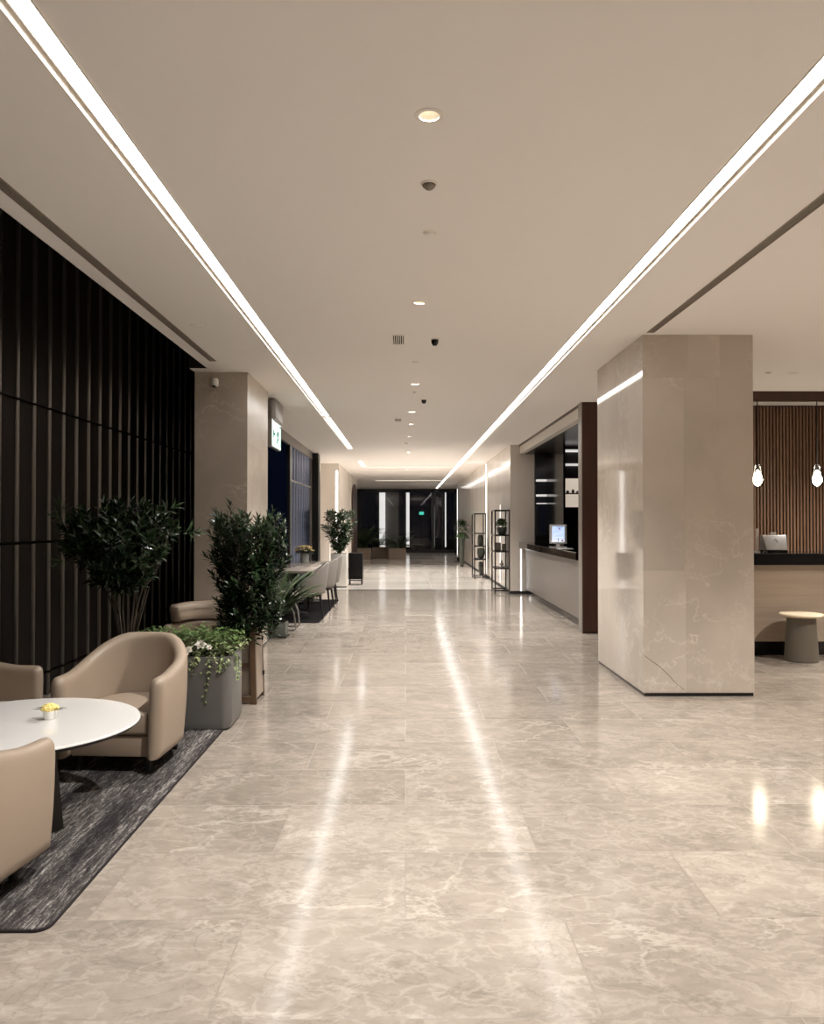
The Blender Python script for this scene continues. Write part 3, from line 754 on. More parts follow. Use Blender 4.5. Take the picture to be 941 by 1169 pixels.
for (vx, side, ln) in ((.20,'f',.34),(.30,'f',.12),(.34,'r',.13),(.36,'r',.20),(.12,'f',.08)):
    pts = []
    for k in range(9):
        s = k/8
        if side == 'f': p = (vx+.015*math.sin(5*s), -.17-.075*min(1, s*4), .06-ln*s)
        else: p = (vx-.02+.055*min(1, s*4), -.10+.02*math.sin(4*s), .06-ln*s)
        pts.append(p)
        for q in range(3): a = rr(0,2*PI); g2.leaf(p, (math.cos(a), math.sin(a)-.4, -.5), (0,-.6,1), rr(.02,.032), .018, .2)
    stv.tube(pts, .002, 5)
obj('foliage', g1, M['leaf_light'], gt); obj('vine', g2, M['leaf_pale'], gt); obj('vine_stem', stv, M['leaf_mid'], gt)
def flower(loc, s, lab, rot):
    t = thing('flower', lab, 'flower', loc, rot, 'white flowers in the trough')
    p = MB()
    for ring, (n_, el, L_) in enumerate(((6,.25,1.0),(6,.75,.85),(5,1.15,.65))):
        for k in range(n_):
            a = 2*PI*k/n_ + ring*.5; p.leaf((0,0,0), (math.cos(a)*math.cos(el), math.sin(a)*math.cos(el), math.sin(el)), (0,0,1), s*L_, s*.75, .05, .5)
    obj('petals', p, M['petal_white'], t); obj('stem', MB().tube([(0,0,0),(0,.01,-.08)], .003, 5), M['leaf_mid'], t)
    t.rotation_euler = (.9, 0, rot); return t
flower((-1.475, 5.70, .615), .046, 'large white flower in the grey trough, right of the pair', .3)
flower((-1.55, 5.67, .575), .044, 'large white flower low in the grey trough, left of the pair', -.5)
flower((-1.41, 5.68, .60), .026, 'small white flower bud beside the pair in the trough', .5)

# tree in the trough
t = thing('potted_tree', 'wide dark leafy tree behind the tub armchair against the slat wall', 'tree', (-2.06, 5.9, PZ-.04))
def crown_b(k):
    while True:
        u = rr(-1,1); v = rr(-1,1); w = rr(-1,1)
        if .25 < u*u+v*v+w*w < 1: break
    c = Vector((-.0, -.18, .84)); tip = c + Vector((u*.42, v*.38, w*.32 + .03*u*u))
    if w < -.35: tip.x *= .75
    d = Vector((u*.9, v*.9, w*.6+.55))
    return tip, d
shoot_tree(t, (-.02,0,.0), crown_b, 230, M['leaf_dark'], 17, .13, .105, .028, 8, lambda a: Vector((math.cos(a)*.17, math.sin(a)*.13-.05, .56+rr(-.05,.08))), .95, .010, .2)
for (tip, d) in (((-.40,-.34,1.05),(-.9,-.3,.5)),((-.38,-.32,1.14),(-.4,-.2,1)),((.50,-.05,.93),(1,-.2,-.05)),((-.36,-.4,.72),(-1,-.2,-.35)),((.36,-.1,1.12),(.8,0,.5))): sp = MB(); spray(sp, tip, d, 11, .07, .12, .018, .2, .8); obj('side_shoot', sp, M['leaf_mid'], t)

# tall wooden planter with oleander
TPX, TPY = -1.42, 6.70
t = thing('wooden_planter', 'tall tapered planter with brown posts and cream panels beside the trough', 'planter', (TPX, TPY, 0))
b0, b1, hz = .195, .175, .63
def lerp(a, b, s): return a+(b-a)*s
for sg in (-1,1):
    pan = MB().add([(sg*lerp(b0,b1,.06)-.004*sg, -b0*.9, .04),(sg*lerp(b0,b1,.06)-.004*sg, b0*.9, .04),(sg*b1, b1*.95, hz),(sg*b1, -b1*.95, hz),
             (sg*(lerp(b0,b1,.06)-.02), -b0*.9, .04),(sg*(lerp(b0,b1,.06)-.02), b0*.9, .04),(sg*(b1-.016), b1*.95, hz),(sg*(b1-.016), -b1*.95, hz)],
            [(0,1,2,3),(7,6,5,4),(0,4,5,1),(1,5,6,2),(2,6,7,3),(3,7,4,0)])
    obj('side_panel', pan, M['oak'], t)
for sg in (-1,1): obj('end_panel', MB().box(-.13,.13, sg*.10-.008, sg*.10+.008, .06, hz-.02), M['oak'], t)
for sx in (-1,1):
    for sy in (-1,1):
        w = .022; vs = []
        for (bb, z) in ((b0,0),(b1,hz+.01)):
            cx, cy = sx*(bb-w), sy*(bb-w); vs += [(cx-w,cy-w,z),(cx+w,cy-w,z),(cx+w,cy+w,z),(cx-w,cy+w,z)]
        obj('post', MB().add(vs, [(0,3,2,1),(4,5,6,7),(0,1,5,4),(1,2,6,5),(2,3,7,6),(3,0,4,7)]), M['brown_post'], t)
for q in ((-.175,.175,-.19,-.165,.02,.06),(-.175,.175,.165,.19,.02,.06),(-.155,.155,-.165,-.145,.30,.335)): obj('rail', MB().box(*q), M['brown_post'], t)
obj('tray', MB().box(-.135,.135,-.085,.085,hz-.10,hz-.02), M['soil'], t)
for (z, ) in ((.20,),(.50,)): obj('bracket', MB().box(lerp(b0,b1,z/hz)-.012, lerp(b0,b1,z/hz)+.012, .13, .165, z-.018, z+.018), M['black_metal'], t)
t = thing('tall_shrub', 'tall dense dark narrow leaved shrub standing in the wooden planter', 'plant', (TPX, TPY, .56))
def crown_c(k):
    z = rr(.06, 1.0); a = rr(0, 2*PI); s = z
    rad = .33*(.80+.25*s)*math.sqrt(rr(.2,1)); c = Vector((.10, -.05, 0))
    tip = c + Vector((rad*math.cos(a), rad*.85*math.sin(a), z)); 
    return tip, Vector((math.cos(a)*.6, math.sin(a)*.6, .9))
shoot_tree(t, (0,0,-.02), crown_c, 300, M['leaf_dark'], 20, .16, .095, .021, 7, lambda a: Vector((.08+math.cos(a)*.12, math.sin(a)*.10, .38+rr(0,.2))), .95, .011, .25)
for (tip, d) in (((-.05,-.1,1.10),(-.1,0,1)),((-.17,-.1,1.03),(-.3,0,1)),((.30,-.05,1.02),(.3,0,1)),((.38,-.05,.90),(.5,0,.9)),((.40,0,.75),(.8,0,.6)),((.42,0,.62),(.9,0,.4)),((-.22,-.1,.85),(-.5,0,.8)),((-.24,-.1,.65),(-.7,0,.6))): sp = MB(); spray(sp, tip, d, 20, .17, .10, .016, .2, .9); obj('side_shoot', sp, M['leaf_dark'], t)
gr = MB()
for k in range(110):
    a = rr(0,2*PI); e = rr(.05,1.0); gr.leaf((.03*math.cos(a),.03*math.sin(a),.08), (math.cos(a)*math.cos(e), math.sin(a)*math.cos(e), math.sin(e)), (0,0,1), rr(.2,.36), .014, rr(.2,.5))
obj('grass_blades', gr, M['leaf_mid'], t)

def frond(mb, base, az, el, L, nl, ll, lw, droop=.6, side=.9):
    base = Vector(base); h = Vector((math.cos(az), math.sin(az), 0)); pts = []
    for i in range(13):
        s = i/12; e = el - droop*s*1.6
        if i == 0: p = base.copy()
        else: p = pts[-1] + (h*math.cos(e) + Vector((0,0,1))*math.sin(e))*(L/12)
        pts.append(p)
    mb.tube(pts, [.006*(1-.8*i/12) for i in range(13)], 5)
    for i in range(nl):
        s = .25 + .75*i/(nl-1); k = min(11, int(s*12)); f = s*12-k; p = pts[k].lerp(pts[k+1], f); d = (pts[k+1]-pts[k]).normalized()
        sd = d.cross(Vector((0,0,1))).normalized()
        for sg in (-1,1):
            mb.leaf(p, d*(.55+.5*s) + sd*sg*side + Vector((0,0,.15)), (0,0,1), ll*(1-.45*abs(s-.45))*rr(.85,1.1), lw, .35)
# low palm beyond the wooden planter
t = thing('potted_palm', 'low arching palm in a grey green box behind the tall shrub', 'plant', (-1.70, 10.35, 0))
obj('pot', bevelled(MB().box(-.15,.15,-.13,.13,.015,.20), .012, 2), M['green_box'], t, 40); obj('soil', MB().box(-.135,.135,-.115,.115,.19,.205), M['soil'], t)
obj('foot', MB().box(-.16,.16,-.14,.14,0,.015), M['black_metal'], t)
pm = MB()
for k in range(54): frond(pm, (rr(-.04,.04), rr(-.04,.04), .2), 2*PI*k/13.3+rr(-.2,.2), rr(.95,1.5), rr(.48,.80)*(.55 if 3.5 < (2*PI*k/13.3) % (2*PI) < 5.9 else 1), 18, .15, .032, rr(.3,.55))
obj('fronds', pm, M['leaf_palm'], t)

# ------------------------------------------------------------------ dining group on the left
t = thing('rug', 'black rug under the dining table and grey chairs', 'rug', (-1.72, 13.3, 0))
obj('pile', MB().prism(rounded(-.45,.43,-1.56,1.9,.03), .001, .012), M['rug_dark'], t); obj('binding', MB().prism(rounded(-.46,.44,-1.57,1.91,.03), 0, .008), M['carpet_edge'], t)
t = thing('dining_table', 'long grey stone topped dining table by the dark window', 'table', (-1.80, 13.75, .012))
obj('tabletop', bevelled(MB().prism(rounded(-.33,.36,-1.5,1.5,.10), .69, .735), .012, 2), M['tabletop_grey'], t, 40)
obj('under_frame', bevelled(MB().prism(rounded(-.24,.10,-1.3,1.3,.05), .62, .69), .02, 2), M['black_metal'], t, 40)
for yy in (-.95,.95): obj('pedestal', MB().lathe([(.22,0),(.22,.02),(.06,.06),(.05,.5),(.10,.62)], 24, (0,yy,0)), M['black_metal'], t, 40)
t = thing('flower_vase', 'grey vase of yellow flowers on the dining table', 'vase', (-1.90, 14.85, .747))
obj('vase', MB().lathe([(.072,0),(.08,.005),(.08,.165),(.074,.165),(.070,.02)], 28), M['vase_grey'], t, 40)
bq = MB(); bl = MB()
for k in range(46):
    a = rr(0,2*PI); e = rr(.05,1.45); c = Vector((math.cos(a)*math.cos(e)*.17, math.sin(a)*math.cos(e)*.15, .20+math.sin(e)*.10))
    bl.tube([(0,0,.1), c], .003, 4)
    for q in range(9):
        b_ = rr(0,2*PI); bq.leaf(c, (math.cos(b_), math.sin(b_), rr(0,1)), (0,0,1), .042, .032, .1)
    for q in range(4):
        b_ = rr(0,2*PI); bl.leaf(c*.8+Vector((0,0,.01)), (math.cos(b_), math.sin(b_), rr(-.4,.2)), (0,0,1), .07, .03, .2)
obj('blossoms', bq, M['petal_gold'], t); obj('leaves', bl, M['leaf_mid'], t)

def dining_chair(loc, rz, label):
    t = thing('dining_chair', label, 'chair', loc, rz, 'grey dining chairs')
    path = arm_path(40, .235, -.10, .25, 2.1)
    top = lambda s: .60 + .27*sm(.02, .42, s)*(1-sm(.58, .98, s))
    obj('backrest', shell(path, top, lambda s: .385, .035, .05, .02, .006), M['fabric_grey'], t, 60)
    obj('seat', cushion(dshape(.215, -.27, .21), .37, .475, .035, .015), M['fabric_grey'], t, 50)
    obj('seat_frame', MB().prism(dshape(.20,-.24,.20), .345, .375), M['black_metal'], t)
    for sx in (-1,1):
        for (yy, dy) in ((-.19,-.04),(.17,.05)): obj('leg', MB().tube([(sx*.18,yy,.36),(sx*.215,yy+dy,0)], [.019,.011], 10), M['black_metal'], t, 40)
    return t
c1 = dining_chair((-1.50, 12.28, .012), math.radians(-84), 'grey upholstered dining chair nearest on the corridor side of the table')
dup(c1, (-1.46, 13.42, .012), math.radians(-94), 'grey dining chair second along the corridor side of the table')
dup(c1, (-1.48, 14.55, .012), math.radians(-88), 'grey dining chair farthest on the corridor side, next to the white planter')
t = thing('sled_chair', 'pale seated chair on bent steel tubes behind the low palm', 'chair', (-1.78, 11.10, 0))
obj('seat', cushion(rounded(-.25,.25,-.22,.22,.08), .455, .515, .025, .012), M['fabric_pale'], t, 50)
obj('backrest', cushion(rounded(-.25,-.20,-.2,.2,.02), .55, .78, .02, .0), M['fabric_pale'], t, 50)
for sy in (-1,1):
    obj('frame', MB().tube([(-.22,sy*.2,.62),(-.22,sy*.2,.02),(-.16,sy*.2,.012),(.24,sy*.2,.012),(.27,sy*.2,.03),(.24,sy*.2,.25),(.17,sy*.2,.40),(.10,sy*.2,.45),(-.18,sy*.2,.45)], .011, 8), M['grey_metal'], t, 60)

# white planter, palm, black stand, low cabinet
t = thing('tall_planter', 'tall white square planter at the end of the dining table', 'planter', (-1.535, 18.32, 0))
hz = .77; w = .18
obj('body', bevelled(MB().box(-w,w,-w,w,.02,hz), .012, 2), M['white_pot'], t, 40)
obj('plinth', MB().box(-w+.01,w-.01,-w+.01,w-.01,0,.02), M['black'], t); obj('soil', MB().box(-w+.02,w-.02,-w+.02,w-.02,hz,hz+.006), M['soil'], t)
t = thing('palm', 'bushy palm growing from the tall white planter', 'plant', (-1.535, 18.32, hz+.006))
def crown_p(k):
    z = rr(.12, .98); a = rr(0, 2*PI); rad = (.08+.30*math.sin(min(1, z*1.15)*PI*.62))*math.sqrt(rr(.15,1))
    return Vector((rad*math.cos(a), rad*math.sin(a), z)), Vector((math.cos(a)*.9, math.sin(a)*.9, .75))
shoot_tree(t, (0,0,-.0), crown_p, 130, M['leaf_mid'], 11, .13, .15, .034, 9, lambda a: Vector((math.cos(a)*.12, math.sin(a)*.12, .40+rr(0,.2))), .95, .010, .35)
pm = MB()
for k in range(0): frond(pm, (rr(-.08,.08), rr(-.08,.08), 0), 2*PI*k/48*3+rr(-.3,.3), rr(1.1,1.55), rr(.6,1.02), 22, .17, .034, rr(.3,.6), 1.3)
t = thing('side_stand', 'black square stand on thin legs beside the white planter', 'stand', (-1.19, 18.95, 0))
obj('body', bevelled(MB().box(-.17,.17,-.17,.17,.14,.76), .006, 2), M['stand_black'], t, 40)
for sx in (-1,1):
    for sy in (-1,1): obj('leg', MB().box(sx*.145-.012,sx*.145+.012,sy*.145-.012,sy*.145+.012,0,.145), M['black_metal'], t)
obj('crossbar', MB().box(-.14,.14,-.008,.008,.09,.11).box(-.008,.008,-.14,.14,.09,.11), M['black_metal'], t)
t = thing('low_cabinet', 'narrow cream cabinet against the wall left of the palm', 'cabinet', (-2.09, 20.2, 0))
obj('body', bevelled(MB().box(-.16,.16,-.16,.16,.03,1.34), .008, 2), M['cream'], t, 40); obj('top', MB().box(-.165,.165,-.165,.165,1.34,1.36), M['taupe'], t); obj('plinth', MB().box(-.14,.14,-.14,.14,0,.03), M['black'], t)

# exit sign, column camera
t = thing('exit_sign', 'lit white and green running figure exit sign hanging past the left column', 'sign', (-1.75, 10.55, CH))
obj('bracket', rbox(-.06,.06,-.30,.36,-.30,0,.05,4), M['grey_metal'], t, 40)
obj('housing', MB().box(-.028,.022,-.36,.36,-.64,-.27), M['grey_metal'], t)
fc = obj('face', MB().box(.022,.027,-.345,.345,-.63,-.285), M['sign_face'], t)
pc = MB()
def py(a, b, w):
    w *= 1.35; a = Vector((0,*a)); b = Vector((0,*b)); d = (b-a).normalized(); s_ = Vector((0,-d.z,d.y))*w
    for_ = [a-s_, b-s_, b+s_, a+s_]; pc.add([(.0275,p.y,p.z) for p in for_]+[(.0285,p.y,p.z) for p in for_], [(0,1,2,3),(7,6,5,4),(0,4,5,1),(1,5,6,2),(2,6,7,3),(3,7,4,0)])
cy, cz = .10, -.46
py((cy,cz+.05),(cy-.03,cz-.03),.022); py((cy-.03,cz-.03),(cy+.05,cz-.07),.015); py((cy+.05,cz-.07),(cy+.03,cz-.13),.013); py((cy-.03,cz-.03),(cy-.08,cz-.10),.015); py((cy-.08,cz-.10),(cy-.13,cz-.10),.012)
py((cy,cz+.05),(cy+.07,cz+.01),.011); py((cy,cz+.05),(cy-.07,cz+.03),.011); py((cy-.07,cz+.03),(cy-.08,cz-.02),.010)
pc.add([(.0285, cy+.025+.024*math.cos(2*PI*k/14), cz+.10+.024*math.sin(2*PI*k/14)) for k in range(14)], [tuple(range(14))])
py((cy+.14,cz-.14),(cy+.14,cz+.14),.008); py((cy+.14,cz+.135),(cy+.24,cz+.135),.008); py((cy+.24,cz-.14),(cy+.24,cz+.14),.008)
py((-.28,-.46),(-.12,-.46),.014); py((-.28,-.46),(-.21,-.40),.014); py((-.28,-.46),(-.21,-.52),.014)
obj('pictogram', pc, M['green_print'], fc)
t = thing('security_camera', 'small white security camera high on the left marble column', 'camera', (-2.05, 8.53, 3.0))
obj('mount', MB().box(-.025,.025,-.03,0,-.02,.03), M['ceramic'], t)
m_ = MB().lathe([(.030,-.05),(.040,-.045),(.042,.02),(.034,.042),(0,.048)], 24, (0,-.06,0)); obj('body', m_, M['ceramic'], t, 40)
obj('lens', MB().lathe([(0,-.022),(.018,-.018),(.024,0)], 20, (0,-.082,-.040)), M['black_gloss'], t, 40)

# ------------------------------------------------------------------ reception
t = thing('reception_counter', 'long taupe reception counter with a glossy black top and dark kick', 'counter', (2.5, 10.98, 0))
L = 5.49
obj('front_panel', MB().box(0,.04,0,L,.11,.965), M['taupe'], t)
obj('body', MB().box(.04,.55,.01,L-.01,.11,.96), M['dark_cabinet'], t)
obj('toe_kick', MB().box(.012,.5,0,L,0,.11), M['black_gloss'], t)
obj('countertop', bevelled(MB().box(-.125,.62,-.01,L+.0,.965,1.075), .004, 1), M['mirror_black'] if 'mirror_black' in M else M['black_gloss'], t)
# cabinets behind
t = thing('wall_cabinet', 'black cabinet with three pale lit shelf edges in the reception recess', 'cabinet', (3.0, 16.40, 0))
obj('carcass', MB().box(-.29,.50,-.06,0,1.2,2.9), M['dark_glass'], t)
for z in (2.36,2.05): obj('shelf', MB().box(-.29,.32,-.20,-.06,z-.02,z+.02), M['shelf_led'], t)
obj('shelf', MB().box(-.28,.30,-.18,-.06,1.875,1.895), M['shelf_led'], t)
t = thing('monitor', 'dark navy screen on the wall behind the reception counter sign', 'screen', (3.0, 16.32, 1.2))
obj('screen', MB().box(-.22,.25,-.035,-.03,.05,.62), M['navy_glass'], t); obj('bezel', MB().box(-.235,.265,-.03,.015,.03,.64), M['black_gloss'], t)
t = thing('display_cabinet', 'display cabinet with pale shelves and a warm glow panel in place of a mirror reflection beside the brown post', 'cabinet', (3.55, 14.8, 0))
obj('side_panel', MB().box(-.64,-.60,-.30,1.5,0,2.92), M['black_gloss'], t)
obj('carcass', MB().box(-.60,.5,0,.05,0,2.92), M['dark_cabinet'], t)
for z in (2.83,2.57): obj('shelf', MB().box(-.60,.5,-.25,0,z-.014,z+.014), M['shelf_led'], t)
obj('mirror_glow_panel', MB().box(-.60,.5,-.012,-.002,1.78,2.32), M['mirror_glow'], t)  # glow stands in for the bright pillars mirrored here
sl = MB().box(-.60,.5,-.2,-.014,2.02,2.04)
obj('glass_shelf', sl, M['black_gloss'], t)
for k, (x, hh, r_) in enumerate(((-.52,.05,.035),(-.42,.07,.03),(-.33,.04,.04),(-.24,.06,.03))):
    tag(obj('ornament', MB().lathe([(r_*.6,0),(r_,hh*.4),(r_*.5,hh),(0,hh)], 14), M['stone_obj'], None, 40, loc=(3.55+x, 14.69, 2.04)), ['small dark ornament leftmost on the glass shelf','small tall ornament second on the glass shelf','low wide ornament third on the glass shelf','small ornament fourth on the glass shelf'][k], 'ornament', 'ornaments on the lit shelf')
t = thing('tablet_sign', 'white framed map display on a stand on the reception counter', 'sign', (2.58, 13.3, 1.075))
obj('stand', MB().box(-.14,.14,-.05,.05,0,.012).box(-.03,.03,.0,.012,.012,.1), M['ceramic'], t)
obj('frame', bevelled(MB().box(-.145,.145,.0-.012,.0,.06,.385), .004, 1), M['ceramic'], t)
sn = obj('screen', MB().box(-.105,.105,-.0145,-.0125,.09,.355), M['screen'], t)
pr = MB(); pr.box(-.03,.08,-.016,-.015,.338,.344); 
obj('title_line', pr, M['marker'], sn)
rt = MB(); rt.tube([(-.10,-.0155,.20),(-.05,-.0155,.215),(0,-.0155,.235),(.05,-.0155,.25),(.10,-.0155,.255)], .003, 4).tube([(-.10,-.0155,.165),(-.02,-.0155,.17),(.06,-.0155,.16),(.10,-.0155,.175)], .003, 4)
obj('map_route', rt, M['screen_w'], sn); obj('map_marker', MB().lathe([(0,0),(.012,.02),(.016,.03),(0,.042)], 12, (.02,-.016,.29)), M['pink_print'], sn)
obj('map_base', MB().box(-.105,.105,-.0158,-.0146,.09,.135), M['screen_w'], sn); obj('figure_mark', MB().box(-.006,.006,-.0175,-.016,.10,.15), M['marker'], sn); obj('stamp', MB().box(.05,.085,-.0172,-.016,.10,.125), M['pink_print'], sn)
for k, (yy, w_, h_, m_, lab) in enumerate(((12.55,.10,.02,'paper','pale leaflet lying on the reception counter in front of the map sign'),)):
    tag(obj('leaflet', MB().box(-.1,.1,-.14,.14,0,.004).box(-.1,.1,-.14,.139,.004,.006), M[m_], None, loc=(2.55, yy, 1.075)), lab, 'paper')

# black open shelves
def etagere(loc, lab):
    t = thing('shelf_unit', lab, 'shelf', loc, 0, 'open black metal shelves')
    W, D, H = .30, .70, 1.76; r = .014
    for sx in (0, W):
        for sy in (0, D): obj('post', MB().box(sx-r,sx+r,sy-r,sy+r,0,H), M['black_metal'], t)
    for z in (.05,.52,.875,1.218,H-.014):
        f = MB().box(0,W,-r,r,z-r,z+r).box(0,W,D-r,D+r,z-r,z+r).box(-r,r,0,D,z-r,z+r).box(W-r,W+r,0,D,z-r,z+r)
        if .1 < z < 1.6: f.box(0,W,0,D,z,z+.008)
        obj('shelf', f, M['black_metal'], t)
    return t
e1 = etagere((1.895, 16.62, 0), 'nearer open black metal shelf tower with a plant on its top shelf')
e1.scale = (1,.9,1)
SX, SY = 1.895, 16.62
dup(e1, (1.82, 20.75, 0), 0, 'farther open black metal shelf tower holding dark ornaments', None, (1,1,.985))
t = thing('potted_plant', 'green plant in a round dark pot on the nearer black shelf', 'plant', (SX+.16, SY+.18, 1.228))
obj('pot', MB().lathe([(.07,0),(.10,.05),(.115,.13),(.11,.17),(.10,.17)], 24), M['stone_obj'], t, 40)
fo = MB()
for k in range(60):
    a = rr(0,2*PI); e = rr(.1,1.4); d = Vector((math.cos(a)*math.cos(e), math.sin(a)*math.cos(e), math.sin(e)))
    spray(fo, Vector((0,0,.19)) + Vector((d.x*.11, d.y*.11, d.z*.14)), d, 8, .05, .05, .024, .2)
obj('foliage', fo, M['leaf_palm'], t)
def framed(loc, w, h, lab):
    t = thing('picture_frame', lab, 'frame', loc, math.radians(6), 'small frames on the shelf')
    obj('frame', MB().box(-w,w,-.012,.012,0,.014).box(-w,w,-.012,.012,2*h-.014,2*h).box(-w,-w+.012,-.012,.012,.014,2*h-.014).box(w-.012,w,-.012,.012,.014,2*h-.014), M['black_metal'], t)
    obj('picture', MB().box(-w+.012,w-.012,-.003,.003,.014,2*h-.014), M['sensor_grey'], t)
framed((SX+.10, SY+.40, .885), .06, .085, 'small dark frame on the second shelf of the nearer tower')
framed((SX+.21, SY+.20, .885), .045, .075, 'smaller frame at the right of the second shelf of the nearer tower')
t = thing('ornament', 'small grey ornament on the third shelf of the nearer tower', 'ornament', (SX+.16, SY+.22, .53))
obj('base', MB().lathe([(.05,0),(.045,.02),(.02,.03),(0,.03)], 20), M['grey_metal'], t, 40); obj('body', MB().lathe([(.02,.028),(.045,.06),(.03,.10),(.012,.15),(0,.155)], 20), M['sensor_grey'], t, 40)
FX, FY = 1.82, 20.75
for (z, prof, m_, lab) in ((1.21,[(.06,0),(.085,.05),(.09,.20),(.06,.26),(.0,.27)],'leaf_mid','green bushy pot on the upper shelf of the farther tower'),
                          (.872,[(.05,0),(.10,.06),(.115,.14),(.08,.22),(.04,.28),(0,.285)],'stone_obj','dark round vase on the middle shelf of the farther tower'),
                          (.06,[(.05,0),(.06,.05),(.085,.2),(.07,.34),(.03,.42),(0,.43)],'stone_obj','tall dark vase on the bottom shelf of the farther tower')):
    if z > 1.2: z = .872; lab2 = lab
    pass
def ornament(loc, prof, m_, lab):
    t = thing('ornament', lab, 'ornament', loc, 0, 'ornaments on the farther shelf')
    obj('body', MB().lathe(prof, 24), M[m_], t, 40); obj('rim', MB().lathe([(prof[-2][0]*1.05, prof[-2][1]),(prof[-2][0]*1.05,prof[-2][1]+.012),(prof[-2][0]*.8,prof[-2][1]+.014)], 20), M['black_metal'], t, 40)
ornament((FX+.18, FY+.2, .871), [(.06,0),(.085,.05),(.09,.22),(.06,.28),(0,.285)], 'stone_obj', 'dark rounded jar on the upper shelf of the farther tower')
ornament((FX+.19, FY+.22, .521), [(.05,0),(.09,.06),(.115,.17),(.10,.27),(.0,.30)], 'stone_obj', 'dark ball shaped vase on the middle shelf of the farther tower')
ornament((FX+.19, FY+.24, .064), [(.035,0),(.05,.08),(.075,.25),(.06,.36),(0,.40)], 'stone_obj', 'slim dark vase on the bottom shelf of the farther tower')

# tall tapered vase with plant near the far right wall
t = thing('tall_vase', 'tall slim dark tapered vase with a leafy plant far along the right wall', 'vase', (1.89, 26.4, 0))
obj('vase', MB().lathe([(.055,0),(.06,.01),(.13,1.16),(.115,1.16),(.10,1.05)], 28), M['stone_obj'], t, 40)
fo = MB()
for k in range(120):
    a = rr(0,2*PI); e = rr(-.5,1.4); d = Vector((math.cos(a)*math.cos(e), math.sin(a)*math.cos(e), math.sin(e)))
    fo.leaf(Vector((0,0,1.3))+d*.1, d+Vector((0,0,.2)), (0,0,1), rr(.15,.26), .06, .3)
for k in range(40):
    a = rr(0,2*PI); fo.leaf((.1*math.cos(a), .1*math.sin(a), 1.15), (math.cos(a), math.sin(a), -.9), (0,0,1), rr(.18,.34), .06, .2)
obj('foliage', fo, M['leaf_mid'], t)
t = thing('low_stand', 'low dark round stand on the floor at the far right wall', 'stand', (2.0, 29.9, 0))
obj('base', MB().lathe([(.16,0),(.16,.02),(.05,.03),(.04,.16)], 24), M['black_metal'], t, 40); obj('top', MB().lathe([(.05,.15),(.17,.155),(.17,.18),(0,.18)], 24), M['stone_obj'], t, 40)

# planters in front of the far glazing
def boxplanter(x0, x1, y0, y1, h, lab):
    t = thing('planter_box', lab, 'planter', ((x0+x1)/2, (y0+y1)/2, 0), 0, 'brown planter boxes'); a, b = (x1-x0)/2, (y1-y0)/2
    obj('box', MB().box(-a,a,-b,-b+.03,0,h).box(-a,a,b-.03,b,0,h).box(-a,-a+.03,-b+.03,b-.03,0,h).box(a-.03,a,-b+.03,b-.03,0,h), M['planter_wood'], t); obj('soil', MB().box(-a+.03,a-.03,-b+.03,b-.03,0,h-.04), M['soil'], t)
boxplanter(-2.30, -1.40, 31.7, 32.4, .44, 'left brown planter box with tall palms before the dark glass')
boxplanter(-1.39, -.68, 32.9, 33.5, .44, 'recessed middle brown planter box before the dark glass')
boxplanter(-.67, 0.02, 31.7, 32.4, .44, 'right brown planter box with a bushy plant before the dark glass')
t = thing('palm', 'tall dark palm in the left box before the dark glass', 'plant', (-1.80, 32.05, .40)); pm = MB()
for k in range(26): frond(pm, (rr(-.25,.25), rr(-.15,.15), 0), rr(0,2*PI), rr(.9,1.5), rr(.85,1.25), 14, .24, .05, rr(.3,.6))
obj('fronds', pm, M['leaf_palm'], t)
t = thing('palm', 'leafy plant in the middle box before the dark glass', 'plant', (-1.1, 33.2, .40)); pm = MB()
for k in range(16): frond(pm, (rr(-.2,.2), rr(-.1,.1), 0), rr(0,2*PI), rr(.8,1.4), rr(.5,.8), 12, .2, .05, rr(.3,.6))
obj('fronds', pm, M['leaf_palm'], t)
t = thing('bush', 'bushy green plant in the right box before the dark glass', 'plant', (-.30, 32.05, .40)); pm = MB()
for k in range(26): frond(pm, (rr(-.15,.15), rr(-.1,.1), 0), rr(0,2*PI), rr(.6,1.4), rr(.5,.95), 12, .17, .05, rr(.4,.7))
obj('fronds', pm, M['leaf_palm'], t)

# ------------------------------------------------------------------ coffee bar
t = thing('bar_counter', 'pale oak coffee bar counter with a thick black top', 'counter', (3.2, 8.86, 0))
obj('front_panel', MB().box(0,5.8,0,.04,.155,1.02), M['oak'], t); obj('body', MB().box(.02,5.8,.04,.62,.155,1.02), M['dark_cabinet'], t)
obj('toe_kick', MB().box(.02,5.8,.02,.6,0,.155), M['black_gloss'], t); obj('countertop', bevelled(MB().box(-.04,5.85,-.09,.68,1.02,1.15), .004, 1), M['black_gloss'], t)
t = thing('stool', 'round olive grey stool with a pale seat before the bar', 'stool', (4.29, 8.52, 0))
obj('body', MB().lathe([(.165,0),(.175,.006),(.172,.03),(.145,.47),(.135,.475)], 48), M['stool_body'], t, 40)
obj('seat', MB().lathe([(.12,.472),(.20,.478),(.222,.490),(.225,.503),(.215,.512),(0,.514)], 48), M['stool_seat'], t, 40)
t = thing('payment_terminal', 'silver payment terminal tilted on the bar counter', 'terminal', (4.24, 9.05, 1.15))
bdy = MB(); vs = [(-.12,-.10,.03),(.12,-.10,.03),(.13,.07,.03),(-.13,.07,.03),(-.14,-.02,.20),(.14,-.02,.20),(.14,.03,.20),(-.14,.03,.20)]
bdy.add(vs, [(0,3,2,1),(4,5,6,7),(0,1,5,4),(1,2,6,5),(2,3,7,6),(3,0,4,7)]); obj('body', bevelled(bdy, .006, 2), M['term'], t, 40)
obj('base', MB().box(-.115,.115,-.10,.08,0,.032), M['black_gloss'], t)
